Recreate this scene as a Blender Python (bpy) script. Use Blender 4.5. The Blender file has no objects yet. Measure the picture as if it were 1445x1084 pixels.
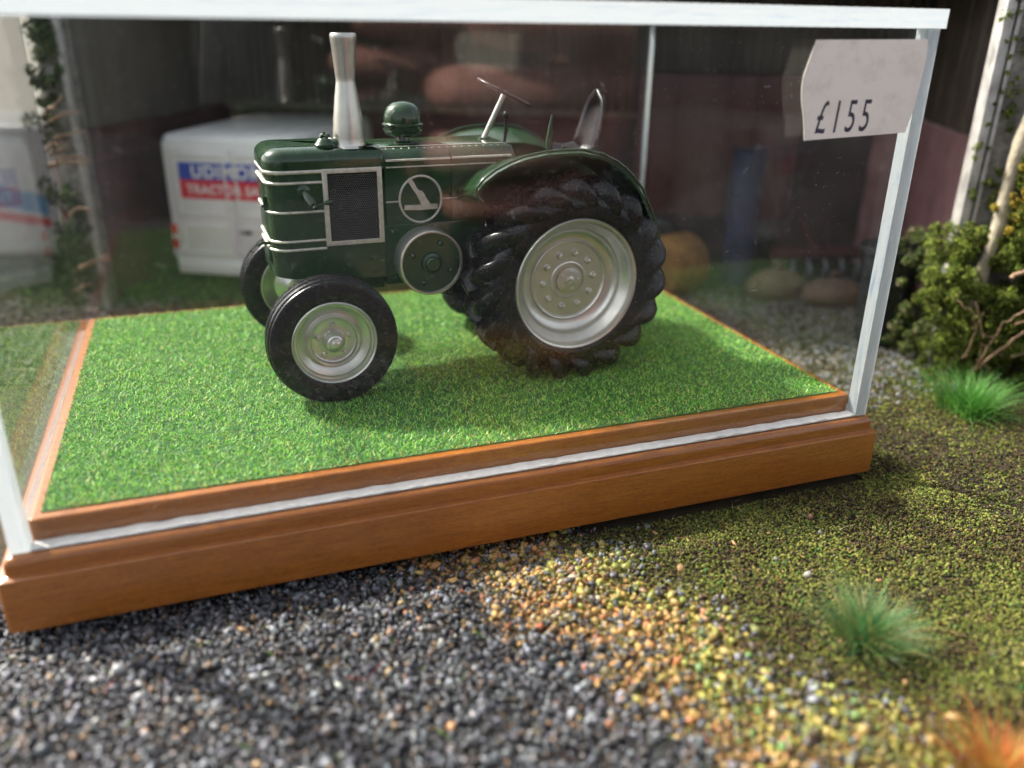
import bpy, bmesh, math, random
import numpy as np
from mathutils import Vector, Matrix, noise
random.seed(7); rng = np.random.default_rng(7)
sc = bpy.context.scene; COL = sc.collection
PI = math.pi; R = math.radians
# 1 Blender unit = 1 cm: everything is a small model at its true size
sc.unit_settings.scale_length = 0.01
# ------------------------------------------------------------------ camera
cd = bpy.data.cameras.new('camera'); cam = bpy.data.objects.new('camera', cd); COL.objects.link(cam); sc.camera = cam
_r = Vector((0.940788, -0.338737, 0.013262)); _u = Vector((0.121444, 0.373300, 0.919727)); _f = Vector((0.316497, 0.863657, -0.392334))
cam.matrix_world = Matrix(((_r.x, _u.x, -_f.x, 3.0538), (_r.y, _u.y, -_f.y, -12.5206), (_r.z, _u.z, -_f.z, 6.8854), (0, 0, 0, 1)))
cd.sensor_width = 36; cd.lens = 29.70; cd.clip_start = .2; cd.clip_end = 3000
cd.dof.use_dof = True; cd.dof.focus_distance = 16.2; cd.dof.aperture_fstop = 0.102
# ------------------------------------------------------------------ light
SUN_EL, SUN_AZ = 43, -44        # azimuth clockwise from +Y
w = bpy.data.worlds.new('World'); sc.world = w; w.use_nodes = True
nt = w.node_tree; bg = nt.nodes['Background']; sky = nt.nodes.new('ShaderNodeTexSky')
sky.sky_type = 'NISHITA'; sky.sun_disc = False; sky.sun_elevation = R(SUN_EL); sky.sun_rotation = R(SUN_AZ)
sky.air_density = 1.0; sky.dust_density = 4.0; sky.ozone_density = .6
hs = nt.nodes.new('ShaderNodeHueSaturation'); hs.inputs['Saturation'].default_value = .38; nt.links.new(sky.outputs[0], hs.inputs['Color']); nt.links.new(hs.outputs[0], bg.inputs[0]); bg.inputs[1].default_value = .125
sd = bpy.data.lights.new('sun', 'SUN'); sun = bpy.data.objects.new('sun', sd); COL.objects.link(sun)
sd.energy = 4.0; sd.angle = R(4); sd.color = (1, .94, .84)
_d = Vector((math.sin(R(SUN_AZ))*math.cos(R(SUN_EL)), math.cos(R(SUN_AZ))*math.cos(R(SUN_EL)), math.sin(R(SUN_EL))))
sun.rotation_euler = _d.to_track_quat('Z', 'Y').to_euler()
sc.view_settings.view_transform = 'Standard'; sc.view_settings.look = 'None'
sc.view_settings.exposure = 1.3; sc.view_settings.gamma = 1
GZ = -1.62                      # diorama ground level; z = 0 is the top of the little lawn

# ------------------------------------------------------------------ materials
class NT:
    def __init__(s, name):
        s.m = bpy.data.materials.new(name); s.m.use_nodes = True; s.t = s.m.node_tree
        s.b = s.t.nodes['Principled BSDF']; s.o = s.t.nodes['Material Output']
    def n(s, kind, **kw):
        x = s.t.nodes.new('ShaderNode' + kind)
        for k, v in kw.items():
            if k in x.inputs: x.inputs[k].default_value = v
            else: setattr(x, k, v)
        return x
    def l(s, a, b): s.t.links.new(a, b)
    def obj(s): return s.n('TexCoord').outputs['Object']
    def noise(s, scale, detail=4, rough=.6, vec=None):
        x = s.n('TexNoise', Scale=scale, Detail=detail, Roughness=rough); s.l(vec or s.obj(), x.inputs['Vector']); return x.outputs['Fac']
    def ramp(s, fac, stops):
        x = s.n('ValToRGB'); s.l(fac, x.inputs[0]); e = x.color_ramp.elements
        while len(e) < len(stops): e.new(.5)
        for q, (p, c) in zip(e, stops): q.position = p; q.color = (*c, 1) if len(c) == 3 else c
        return x.outputs[0]
    def bump(s, h, strength=.3, dist=.02):
        x = s.n('Bump', Strength=strength, Distance=dist); s.l(h, x.inputs['Height']); s.l(x.outputs[0], s.b.inputs['Normal']); return x
    def mapping(s, sc_):
        x = s.n('Mapping'); s.l(s.obj(), x.inputs[0]); x.inputs['Scale'].default_value = sc_; return x.outputs[0]
def paint(name, col, rough=.3, metal=0, var=.25, nscale=3, bump=.1, bscale=30, coat=0, bdist=.01, rvar=.12):
    k = NT(name); b = k.b; b.inputs['Metallic'].default_value = metal
    lo = tuple(c*(1-var) for c in col); hi = tuple(min(1, c*(1+var)) for c in col)
    k.l(k.ramp(k.noise(nscale), [(.3, lo), (.7, hi)]), b.inputs['Base Color'])
    mr = k.n('MapRange'); k.l(k.noise(nscale*2.3, 5), mr.inputs[0]); mr.inputs[1].default_value = .3; mr.inputs[2].default_value = .7
    mr.inputs[3].default_value = max(.02, rough-rvar); mr.inputs[4].default_value = rough+rvar; k.l(mr.outputs[0], b.inputs['Roughness'])
    b.inputs['Coat Weight'].default_value = coat; b.inputs['Coat Roughness'].default_value = .12
    if bump: k.bump(k.noise(bscale, 3), bump, bdist)
    return k.m
M = {}
M['green'] = paint('green_paint', (.013, .042, .015), .2, var=.2, nscale=2.5, bump=.25, bscale=9, bdist=.012, coat=.35, rvar=.08)
M['silver'] = paint('silver_paint', (.64, .62, .575), .33, metal=.92, var=.06, nscale=5, bump=.18, bscale=70, bdist=.003, rvar=.04)
M['trim'] = paint('trim_paint', (.55, .52, .46), .42, metal=.55, var=.2, nscale=9, bump=.4, bscale=30, bdist=.006)
M['rubber'] = paint('tyre_rubber', (.006, .006, .0065), .30, var=.3, nscale=6, bump=.25, bscale=22, bdist=.01)
M['dark'] = paint('dark_metal', (.02, .022, .024), .3, metal=.3)
M['seat'] = paint('seat_metal', (.010, .010, .012), .45); M['seat'].node_tree.nodes['Principled BSDF'].inputs['Specular IOR Level'].default_value = .3
M['van'] = paint('van_white', (.80, .80, .78), .35, var=.04, bump=0)
M['gap'] = paint('black_gap', (.02, .02, .02), .6, bump=0)
M['glassdark'] = paint('dark_glazing', (.02, .02, .025), .1, bump=0)
M['tail'] = paint('red_lens', (.62, .02, .03), .2, bump=0)
M['clear'] = paint('clear_lens', (.6, .6, .62), .15, bump=0)
M['blue'] = paint('sign_blue', (.03, .08, .45), .35, bump=0, var=.05)
M['lblue'] = paint('stripe_blue', (.10, .35, .62), .35, bump=0, var=.05); M['red'] = paint('sign_red', (.72, .03, .05), .35, bump=0, var=.05)
M['white'] = paint('sign_white', (.82, .82, .82), .4, bump=0, var=.03)
M['bolt'] = M['silver']
M['rubber'].node_tree.nodes['Principled BSDF'].inputs['Specular IOR Level'].default_value = .38
# grille: dark perforated sheet
k = NT('grille_mesh'); vor = k.n('TexVoronoi', Scale=24.0, feature='F1', Randomness=.12); k.l(k.obj(), vor.inputs['Vector'])
k.l(k.ramp(vor.outputs['Distance'], [(.28, (.003, .003, .003)), (.42, (.012, .012, .011)), (.62, (.03, .028, .025))]), k.b.inputs['Base Color'])
k.b.inputs['Metallic'].default_value = .4; k.b.inputs['Roughness'].default_value = .35; k.bump(vor.outputs['Distance'], .9, .03); M['grille'] = k.m
# wood
k = NT('varnished_wood'); v = k.mapping((1.2, 9, 26)); n1 = k.noise(1.6, 6, .65, v); v2 = k.mapping((5, 40, 60)); n2 = k.noise(2.0, 3, .5, v2)
mx = k.n('Mix', data_type='FLOAT'); mx.inputs[0].default_value = .4; k.l(n1, mx.inputs[2]); k.l(n2, mx.inputs[3])
pr = k.ramp(k.noise(1.0, 3, .6, k.mapping((14, 90, 90))), [(.34, (.45, .40, .36)), (.44, (1, 1, 1))]); pm = k.n('Mix', data_type='RGBA', blend_type='MULTIPLY'); pm.inputs[0].default_value = .75; k.l(k.ramp(mx.outputs[0], [(.28, (.15, .045, .009)), (.5, (.32, .105, .017)), (.72, (.47, .175, .028))]), pm.inputs[6]); k.l(pr, pm.inputs[7]); k.l(pm.outputs[2], k.b.inputs['Base Color'])
k.b.inputs['Roughness'].default_value = .30; k.b.inputs['Coat Weight'].default_value = .35; k.b.inputs['Coat Roughness'].default_value = .2; k.bump(n2, .12, .01); M['wood'] = k.m
# acrylic: transparent sheet with mirror reflection by angle, faint dust
def acrylic(name, haze):
    k = NT(name); t = k.t; t.nodes.remove(k.b)
    g = k.n('NewGeometry'); dot = k.n('VectorMath', operation='DOT_PRODUCT'); k.l(g.outputs['Incoming'], dot.inputs[0]); k.l(g.outputs['Normal'], dot.inputs[1])
    ab = k.n('Math', operation='ABSOLUTE'); k.l(dot.outputs['Value'], ab.inputs[0]); om = k.n('Math', operation='SUBTRACT'); om.inputs[0].default_value = 1; k.l(ab.outputs[0], om.inputs[1])
    pw = k.n('Math', operation='POWER'); k.l(om.outputs[0], pw.inputs[0]); pw.inputs[1].default_value = 5
    ma = k.n('Math', operation='MULTIPLY_ADD'); k.l(pw.outputs[0], ma.inputs[0]); ma.inputs[1].default_value = .97; ma.inputs[2].default_value = .03
    tr = k.n('BsdfTransparent'); tr.inputs[0].default_value = (.985, .99, .985, 1); gl = k.n('BsdfGlossy'); gl.inputs['Roughness'].default_value = .012
    m1 = k.n('MixShader'); k.l(ma.outputs[0], m1.inputs[0]); k.l(tr.outputs[0], m1.inputs[1]); k.l(gl.outputs[0], m1.inputs[2])
    df = k.n('BsdfDiffuse'); df.inputs[0].default_value = (.8, .8, .8, 1)
    cl = k.noise(.28, 4, .6); h = k.ramp(cl, [(.42, (0, 0, 0)), (.75, (haze,)*3)])
    st = k.ramp(k.noise(1.0, 5, .7, k.mapping((7, 7, .7))), [(.58, (0, 0, 0)), (.80, (haze*.9,)*3)])
    vo = k.n('TexVoronoi', Scale=9.0, feature='F1'); k.l(k.obj(), vo.inputs['Vector']); sp = k.ramp(vo.outputs['Distance'], [(.03, (.22,)*3), (.06, (0, 0, 0))])
    a1 = k.n('Math', operation='ADD'); k.l(h, a1.inputs[0]); k.l(st, a1.inputs[1]); a2 = k.n('Math', operation='ADD', use_clamp=True); k.l(a1.outputs[0], a2.inputs[0]); k.l(sp, a2.inputs[1])
    m2 = k.n('MixShader'); k.l(a2.outputs[0], m2.inputs[0]); k.l(m1.outputs[0], m2.inputs[1]); k.l(df.outputs[0], m2.inputs[2])
    k.l(m2.outputs[0], k.o.inputs[0]); return k.m
M['acrylic'] = acrylic('clear_acrylic', .006)
# sawn / polished acrylic edges: milky, with a blue sheen painted as streaks along their length
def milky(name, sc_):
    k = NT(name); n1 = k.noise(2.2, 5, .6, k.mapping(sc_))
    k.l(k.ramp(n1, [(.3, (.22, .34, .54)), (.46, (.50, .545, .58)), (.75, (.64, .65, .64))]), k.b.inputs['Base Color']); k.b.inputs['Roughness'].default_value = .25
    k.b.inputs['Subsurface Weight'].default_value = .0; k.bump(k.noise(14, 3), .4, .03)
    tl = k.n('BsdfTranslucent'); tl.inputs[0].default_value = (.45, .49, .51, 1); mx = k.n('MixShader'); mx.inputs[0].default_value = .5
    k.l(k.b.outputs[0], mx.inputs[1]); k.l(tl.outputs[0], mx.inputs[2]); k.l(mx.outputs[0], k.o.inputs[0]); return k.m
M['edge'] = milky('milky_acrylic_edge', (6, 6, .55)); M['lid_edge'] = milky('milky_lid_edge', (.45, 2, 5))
def tint(name, rough=.6, trans=0, spec=.5, mul=1.0):        # colour of each grain or blade is stored on the grain itself
    k = NT(name); a = k.n('Attribute', attribute_name='tint'); k.l(a.outputs['Color'], k.b.inputs['Base Color']); k.b.inputs['Roughness'].default_value = rough
    k.b.inputs['Specular IOR Level'].default_value = spec
    if trans:
        tl = k.n('BsdfTranslucent'); k.l(a.outputs['Color'], tl.inputs[0]); mx = k.n('MixShader'); mx.inputs[0].default_value = trans
        k.l(k.b.outputs[0], mx.inputs[1]); k.l(tl.outputs[0], mx.inputs[2]); k.l(mx.outputs[0], k.o.inputs[0])
    return k.m
M['stone'] = tint('stone_grain', .40, spec=.55); M['fibre'] = tint('fibre', .5, .35); M['flock'] = tint('flock', .8, .2, .3)
k = NT('lawn_backing'); k.l(k.ramp(k.noise(14, 4), [(.3, (.015, .05, .012)), (.7, (.04, .14, .03))]), k.b.inputs['Base Color']); k.b.inputs['Roughness'].default_value = .9; M['lawn'] = k.m
k = NT('soil'); a_ = k.n('Attribute', attribute_name='tint'); mx = k.n('Mix', data_type='RGBA', blend_type='MULTIPLY'); mx.inputs[0].default_value = 1; k.l(a_.outputs['Color'], mx.inputs[6]); k.l(k.ramp(k.noise(2.5, 6, .7), [(.3, (.5, .5, .5)), (.7, (1.35, 1.3, 1.25))]), mx.inputs[7]); k.l(mx.outputs[2], k.b.inputs['Base Color']); k.b.inputs['Roughness'].default_value = .95; k.bump(k.noise(6, 6, .7), .8, .08); M['soil'] = k.m
k = NT('shaded_cladding'); k.l(k.ramp(k.noise(.5, 5, .6, k.mapping((1, 1, .3))), [(.3, (.04, .035, .028)), (.7, (.12, .105, .086))]), k.b.inputs['Base Color']); k.b.inputs['Roughness'].default_value = .7; M['clad'] = k.m  # shade of the barn interior is put into this dark colour
k = NT('old_brick'); br = k.n('TexBrick', Scale=1.0); br.inputs['Color1'].default_value = (.09, .032, .03, 1); br.inputs['Color2'].default_value = (.055, .022, .02, 1); br.inputs['Mortar'].default_value = (.09, .06, .055, 1)  # brick tones lowered as well, interior shade put into them
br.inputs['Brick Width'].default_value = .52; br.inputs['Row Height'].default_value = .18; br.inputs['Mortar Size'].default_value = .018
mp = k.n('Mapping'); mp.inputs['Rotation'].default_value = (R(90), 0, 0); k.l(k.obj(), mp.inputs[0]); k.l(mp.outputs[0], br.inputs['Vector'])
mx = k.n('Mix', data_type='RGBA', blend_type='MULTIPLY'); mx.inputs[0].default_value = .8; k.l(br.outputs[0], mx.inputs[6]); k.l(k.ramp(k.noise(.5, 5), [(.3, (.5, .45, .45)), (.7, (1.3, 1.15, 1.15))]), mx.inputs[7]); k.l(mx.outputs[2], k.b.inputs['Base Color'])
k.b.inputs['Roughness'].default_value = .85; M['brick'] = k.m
k = NT('pink_render'); n_ = k.noise(.6, 6, .7); k.l(k.ramp(n_, [(.3, (.26, .12, .12)), (.55, (.48, .25, .25)), (.75, (.56, .35, .34))]), k.b.inputs['Base Color']); k.b.inputs['Roughness'].default_value = .85; k.bump(k.noise(5, 5), .4, .05); M['pink'] = k.m
k = NT('weathered_concrete'); k.l(k.ramp(k.noise(2.6, 8, .75), [(.30, (.055, .055, .048)), (.5, (.17, .16, .14)), (.72, (.34, .325, .30))]), k.b.inputs['Base Color']); k.b.inputs['Roughness'].default_value = .85; k.bump(k.noise(12, 6, .7), .7, .05); M['conc'] = k.m
k = NT('cream_plaster'); k.l(k.ramp(k.noise(.12, 3), [(.3, (.74, .70, .62)), (.7, (.82, .79, .72))]), k.b.inputs['Base Color']); k.b.inputs['Roughness'].default_value = .9; M['cream'] = k.m
k = NT('bare_wood'); k.l(k.ramp(k.noise(1.2, 6, .65, k.mapping((6, 6, .8))), [(.3, (.06, .045, .035)), (.7, (.20, .155, .12))]), k.b.inputs['Base Color']); k.b.inputs['Roughness'].default_value = .8; M['board'] = k.m
M['twig'] = paint('twig_bark', (.26, .16, .09), .7, var=.4, nscale=4)
M['stem'] = paint('pale_stem', (.42, .37, .27), .7, var=.35, nscale=2, bump=.8, bscale=6, bdist=.05)
M['steel'] = paint('weathered_angle', (.36, .35, .33), .5, metal=.3, var=.35, nscale=2, bump=.5, bscale=9)
M['ink'] = paint('stamp_ink', (.035, .028, .05), .6, bump=0, var=.5, nscale=40)
k = NT('label_paper'); k.l(k.ramp(k.noise(2.4, 6, .7), [(.25, (.70, .60, .52)), (.5, (.84, .77, .70)), (.8, (.87, .81, .75))]), k.b.inputs['Base Color']); k.b.inputs['Roughness'].default_value = .55; k.bump(k.noise(3, 4), .25, .02); M['paper'] = k.m
M['skin'] = paint('skin', (.74, .36, .30), .5, var=.1, bump=0); M['skin_'] = M['skin']
M['cloth'] = paint('dark_cloth', (.02, .02, .024), .9, var=.2, bump=0)
M['bluep'] = paint('blue_plastic', (.012, .02, .07), .45, bump=0); M['redp'] = paint('red_plastic', (.06, .007, .009), .5, bump=0)
M['amber'] = paint('straw', (.22, .11, .025), .8, var=.4, nscale=3); M['tan'] = paint('sacking', (.15, .105, .07), .85, var=.3); M['grey'] = paint('grey_metal', (.22, .23, .25), .4, bump=0)

# ------------------------------------------------------------------ mesh helpers
def link(name, me, mat, parent=None, loc=None):
    o = bpy.data.objects.new(name, me); COL.objects.link(o)
    if mat is not None:
        for m in (mat if isinstance(mat, (list, tuple)) else [mat]): me.materials.append(M[m] if isinstance(m, str) else m)
    if parent: o.parent = parent
    if loc: o.location = loc
    return o
def tag(o, label=None, cat=None, group=None, kind=None):
    if label: o['label'] = label
    if cat: o['category'] = cat
    if group: o['group'] = group
    if kind: o['kind'] = kind
    return o
def empty(name, loc=(0, 0, 0), rz=0):
    o = bpy.data.objects.new(name, None); COL.objects.link(o); o.location = loc; o.rotation_euler = (0, 0, rz); o.empty_display_size = .5; return o
class MB:
    def __init__(s): s.v = []; s.f = []; s.mi = []
    def add(s, vs, fs, mi=0):
        b = len(s.v); s.v += [tuple(x) for x in vs]; s.f += [tuple(b+i for i in f) for f in fs]; s.mi += [mi]*len(fs); return s
    def box(s, x0, x1, y0, y1, z0, z1, mi=0):
        return s.add([(x, y, z) for z in (z0, z1) for y in (y0, y1) for x in (x0, x1)], [(0, 2, 3, 1), (4, 5, 7, 6), (0, 1, 5, 4), (1, 3, 7, 5), (3, 2, 6, 7), (2, 0, 4, 6)], mi)
    def lathe(s, prof, n=48, c=(0, 0, 0), axis='Y', cap=True, mi=0):      # prof: (radius, along)
        vs = []
        for (r, a) in prof:
            for i in range(n):
                t = 2*PI*i/n; x, y = r*math.cos(t), r*math.sin(t)
                vs.append({'Y': (c[0]+x, c[1]+a, c[2]+y), 'Z': (c[0]+x, c[1]+y, c[2]+a), 'X': (c[0]+a, c[1]+x, c[2]+y)}[axis])
        fs = [(j*n+i, j*n+(i+1) % n, (j+1)*n+(i+1) % n, (j+1)*n+i) for j in range(len(prof)-1) for i in range(n)]
        if cap:
            if prof[0][0] > 1e-6: fs.append(tuple(range(n)))
            if prof[-1][0] > 1e-6: fs.append(tuple((len(prof)-1)*n+i for i in range(n)))
        return s.add(vs, fs, mi)
    def tube(s, pts, rad, n=10, mi=0, closed=False):
        pts = [Vector(p) for p in pts]; N = len(pts); rads = rad if isinstance(rad, (list, tuple)) else [rad]*N
        vs = []; up = Vector((.13, .31, .94))
        for i, p in enumerate(pts):
            if closed: t = (pts[(i+1) % N]-pts[i-1])
            else: t = pts[min(i+1, N-1)]-pts[max(i-1, 0)]
            t.normalize(); a = t.cross(up)
            if a.length < .05: a = t.cross(Vector((1, 0, 0)))
            a.normalize(); b = t.cross(a)
            for q in range(n): an = 2*PI*q/n; vs.append(p+(a*math.cos(an)+b*math.sin(an))*rads[i])
        fs = [(j*n+i, j*n+(i+1) % n, ((j+1) % N)*n+(i+1) % n, ((j+1) % N)*n+i) for j in range(N if closed else N-1) for i in range(n)]
        if not closed: fs += [tuple(range(n)), tuple((N-1)*n+i for i in range(n))]
        return s.add(vs, fs, mi)
    def prism(s, poly, d0, d1, plane='XZ', mi=0):
        n = len(poly); mk = {'XZ': lambda p, d: (p[0], d, p[1]), 'XY': lambda p, d: (p[0], p[1], d), 'YZ': lambda p, d: (d, p[0], p[1])}[plane]
        return s.add([mk(p, d0) for p in poly]+[mk(p, d1) for p in poly], [tuple(range(n)), tuple(range(n, 2*n))]+[(i, (i+1) % n, n+(i+1) % n, n+i) for i in range(n)], mi)
    def mesh(s, name, smooth=35, bevel=0, seg=2):
        me = bpy.data.meshes.new(name); me.from_pydata(s.v, [], s.f)
        for p, m in zip(me.polygons, s.mi): p.material_index = m
        bm = bmesh.new(); bm.from_mesh(me)
        bmesh.ops.recalc_face_normals(bm, faces=bm.faces)
        if bevel:
            es = [e for e in bm.edges if len(e.link_faces) == 2 and e.calc_face_angle(0) > R(30)]
            bmesh.ops.bevel(bm, geom=es, offset=bevel, segments=seg, profile=.5, affect='EDGES', clamp_overlap=True)
        if smooth:
            for f in bm.faces: f.smooth = True
            for e in bm.edges:
                if len(e.link_faces) == 2 and e.calc_face_angle(0) > R(smooth): e.smooth = False
        bm.to_mesh(me); bm.free(); return me
    def build(s, name, mat, parent=None, smooth=35, bevel=0, seg=2, loc=None): return link(name, s.mesh(name, smooth, bevel, seg), mat, parent, loc)
def fast_mesh(name, V, F, tintc=None, smooth=False):
    me = bpy.data.meshes.new(name); V = np.asarray(V, np.float32); F = np.asarray(F, np.int32); nv, (nf, k_) = len(V), F.shape
    me.vertices.add(nv); me.vertices.foreach_set('co', V.ravel()); me.loops.add(nf*k_); me.loops.foreach_set('vertex_index', F.ravel())
    me.polygons.add(nf); me.polygons.foreach_set('loop_start', np.arange(0, nf*k_, k_, dtype=np.int32)); me.polygons.foreach_set('loop_total', np.full(nf, k_, np.int32))
    if smooth: me.polygons.foreach_set('use_smooth', np.ones(nf, bool))
    me.update(calc_edges=True)
    if tintc is not None:
        a = me.attributes.new('tint', 'FLOAT_COLOR', 'POINT'); c = np.ones((nv, 4), np.float32); c[:, :3] = tintc; a.data.foreach_set('color', c.ravel())
    return me
def rotmats(n):
    q = rng.normal(size=(n, 4)); q /= np.linalg.norm(q, axis=1)[:, None]; a, b, c, d = q.T
    return np.stack([1-2*(c*c+d*d), 2*(b*c-a*d), 2*(b*d+a*c), 2*(b*c+a*d), 1-2*(b*b+d*d), 2*(c*d-a*b), 2*(b*d-a*c), 2*(c*d+a*b), 1-2*(b*b+c*c)], 1).reshape(n, 3, 3)
def base_ico():
    t = (1+5**.5)/2; v = np.array([(-1, t, 0), (1, t, 0), (-1, -t, 0), (1, -t, 0), (0, -1, t), (0, 1, t), (0, -1, -t), (0, 1, -t), (t, 0, -1), (t, 0, 1), (-t, 0, -1), (-t, 0, 1)], float)
    f = np.array([(0, 11, 5), (0, 5, 1), (0, 1, 7), (0, 7, 10), (0, 10, 11), (1, 5, 9), (5, 11, 4), (11, 10, 2), (10, 7, 6), (7, 1, 8), (3, 9, 4), (3, 4, 2), (3, 2, 6), (3, 6, 8), (3, 8, 9), (4, 9, 5), (2, 4, 11), (6, 2, 10), (8, 6, 7), (9, 8, 1)])
    return v/np.linalg.norm(v[0]), f
def base_octa(): return np.array([(1, 0, 0), (-1, 0, 0), (0, 1, 0), (0, -1, 0), (0, 0, 1), (0, 0, -1)], float), np.array([(0, 2, 4), (2, 1, 4), (1, 3, 4), (3, 0, 4), (2, 0, 5), (1, 2, 5), (3, 1, 5), (0, 3, 5)])
def base_tetra(): return np.array([(1, 1, 1), (1, -1, -1), (-1, 1, -1), (-1, -1, 1)], float)/1.7, np.array([(0, 1, 2), (0, 3, 1), (0, 2, 3), (1, 3, 2)])
def scatter(name, P, size, base, cols, mat, jitter=.28, flat=(1, .8, .6), smooth=False):
    bv, bf = base; n = len(P); nv = len(bv)
    v = bv[None]*(1+rng.uniform(-jitter, jitter, (n, nv, 1)))*(np.array(flat)[None, None]*rng.uniform(.75, 1.25, (n, 1, 3)))*np.asarray(size)[:, None, None]
    v = np.einsum('nij,nvj->nvi', rotmats(n), v)+np.asarray(P)[:, None]
    f = bf[None]+(np.arange(n)*nv)[:, None, None]
    return link(name, fast_mesh(name, v.reshape(-1, 3), f.reshape(-1, 3), np.repeat(cols, nv, 0), smooth), mat)
def palette(n, cols, weights, var=.25):
    w_ = np.array(weights, float); w_ /= w_.sum(); c = np.array(cols)[rng.choice(len(cols), n, p=w_)]
    return np.clip(c*rng.uniform(1-var, 1+var, (n, 1))*rng.uniform(.93, 1.07, (n, 3)), 0, 1)
def blades(P, H, lean, width, cols, segs=2, droop=.25, dirs=None):
    """curved tapering fibres; returns verts, faces (quads), colours"""
    n = len(P); a = rng.uniform(0, 2*PI, n); d = np.stack([np.cos(a), np.sin(a), np.zeros(n)], 1) if dirs is None else dirs
    side = np.stack([-d[:, 1], d[:, 0], np.zeros(n)], 1); tw = rng.uniform(-1, 1, (n, 1)); side = side+d*tw; side /= np.linalg.norm(side, axis=1)[:, None]
    V = []; wig = rng.normal(0, .28 if segs > 2 else 0, n)
    for s_ in range(segs+1):
        t = s_/segs; c = P+np.array([0, 0, 1])*(H*(t-droop*t*t*np.abs(lean)))[:, None]+d*(H*lean*t**1.5)[:, None]+side*(H*wig*t*t)[:, None]
        wd = (width*(1-.85*t))[:, None]*.5; V += [c-side*wd, c+side*wd]
    V = np.stack(V, 1); k_ = 2*(segs+1)
    f = np.array([[2*s_, 2*s_+1, 2*s_+3, 2*s_+2] for s_ in range(segs)])
    F = (f[None]+(np.arange(n)*k_)[:, None, None]).reshape(-1, 4)
    return V.reshape(-1, 3), F, np.repeat(cols, k_, 0)
def text_mesh(name, body, size, mat, parent, mw, extrude=.003, offset=0, shear=0, sx=1, align='LEFT', spacing=1):
    cu = bpy.data.curves.new(name, 'FONT'); cu.body = body; cu.size = size; cu.extrude = extrude; cu.offset = offset; cu.shear = shear; cu.align_x = align; cu.resolution_u = 4; cu.space_character = spacing
    o = bpy.data.objects.new(name, cu); COL.objects.link(o); dg = bpy.context.evaluated_depsgraph_get(); dg.update()
    me = bpy.data.meshes.new_from_object(o.evaluated_get(dg)); bpy.data.objects.remove(o)
    me.transform(mw @ Matrix.Diagonal((sx, 1, 1, 1))); me.materials.clear(); return link(name, me, mat, parent)
FRONT = Matrix.Rotation(R(90), 4, 'X')          # text standing up, facing -Y

# ------------------------------------------------------------------ ground and its loose material
def gh(x, y):
    dx = max(-.49-x, 0, x-15.49); dy = max(-.49-y, 0, y-10.26); d = math.hypot(dx, dy); t = max(0, 1-d/1.5)
    return GZ-.24*t*t*(3-2*t)+.05*noise.noise(Vector((x*.25, y*.25, 0)))+.03*noise.noise(Vector((x*.9, y*.9, 3)))-.02
NX = 170
xs = np.concatenate([np.linspace(-260, -14, 20)[:-1], np.linspace(-14, 38, NX), np.linspace(38, 300, 20)[1:]]); ys = np.concatenate([np.linspace(-10.6, 34, 150), np.linspace(34, 300, 20)[1:]])
m = MB(); ny = len(ys); m.v = [(x, y, gh(x, y)) for x in xs for y in ys]
m.f = [(i*ny+j, (i+1)*ny+j, (i+1)*ny+j+1, i*ny+j+1) for i in range(len(xs)-1) for j in range(ny-1)]; m.mi = [0]*len(m.f)
gr = m.build('ground', 'soil', smooth=0); tag(gr, kind='structure')
def boundaries(x, y):
    wob = noise.noise(Vector((x*.7, y*.7, 9)))*1.1; return float(np.interp(-y, [.3, 1.5, 3.1, 4.5, 6, 9], [5.6, 6.2, 7.0, 7.8, 8.1, 8.4]))+wob, float(np.interp(-y, [.3, 2, 3.2, 5, 7, 10], [8.9, 9.3, 9.5, 10.2, 10.9, 11.5]))+wob*1.1
gc = np.ones((len(gr.data.vertices), 4), np.float32)
for i, v_ in enumerate(gr.data.vertices):
    x, y = v_.co.x, v_.co.y; b0, b1 = boundaries(x, y); a = min(1, max(0, (x-b0+.4)/.8)); b = min(1, max(0, (x-b1+.4)/.8))
    if y > 1: a = b = 1
    c = Vector((.028, .026, .026)).lerp(Vector((.20, .105, .035)), a).lerp(Vector((.052, .038, .018)), b); gc[i, :3] = c
at_ = gr.data.attributes.new('tint', 'FLOAT_COLOR', 'POINT'); at_.data.foreach_set('color', gc.ravel())
tb = MB().box(-260, 300, -11.0, -10.61, GZ-4, GZ-.02).build('table_edge', 'board', None, 0); tag(tb, kind='structure')
fl_ = MB().box(-500, 500, -700, 400, -76, -75).build('floor', 'cloth', None, 0); tag(fl_, kind='structure')
def ghv(P):
    return np.array([gh(x, y) for x, y in P])
def zone(P):        # 0 grey ballast, 1 tan grit, 1.5 yellow green grit, 2 moss
    x = P[:, 0]; B = np.array([boundaries(a, b) for a, b in P]); j = rng.normal(0, .35, len(P)); b0, b1 = B[:, 0]+j, B[:, 1]+j
    return np.where(x < b0, 0, np.where(x < b0+(b1-b0)*(np.interp(-P[:, 1], [0, 3, 6], [.9, .62, .42])), 1, np.where(x < b1, 1.5, 2)))
def rect(n, x0, x1, y0, y1): return np.stack([rng.uniform(x0, x1, n), rng.uniform(y0, y1, n)], 1)
P = rect(68000, -5, 14.5, -9.2, .6); z_ = zone(P); keep = (z_ < 2) & ((z_ == 0) | (rng.random(len(P)) < .85)); P = P[keep]; z_ = z_[keep]
P = P[(P[:, 0]+1 > -P[:, 1]*-.0-4)]; z_ = zone(P); n = len(P)
h = ghv(P)
cg = palette(n, [(.06, .062, .07), (.11, .115, .13), (.025, .025, .028), (.26, .27, .29), (.09, .065, .05), (.30, .18, .09), (.40, .38, .35)], [28, 22, 26, 10, 10, 2.5, 1.5])
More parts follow.
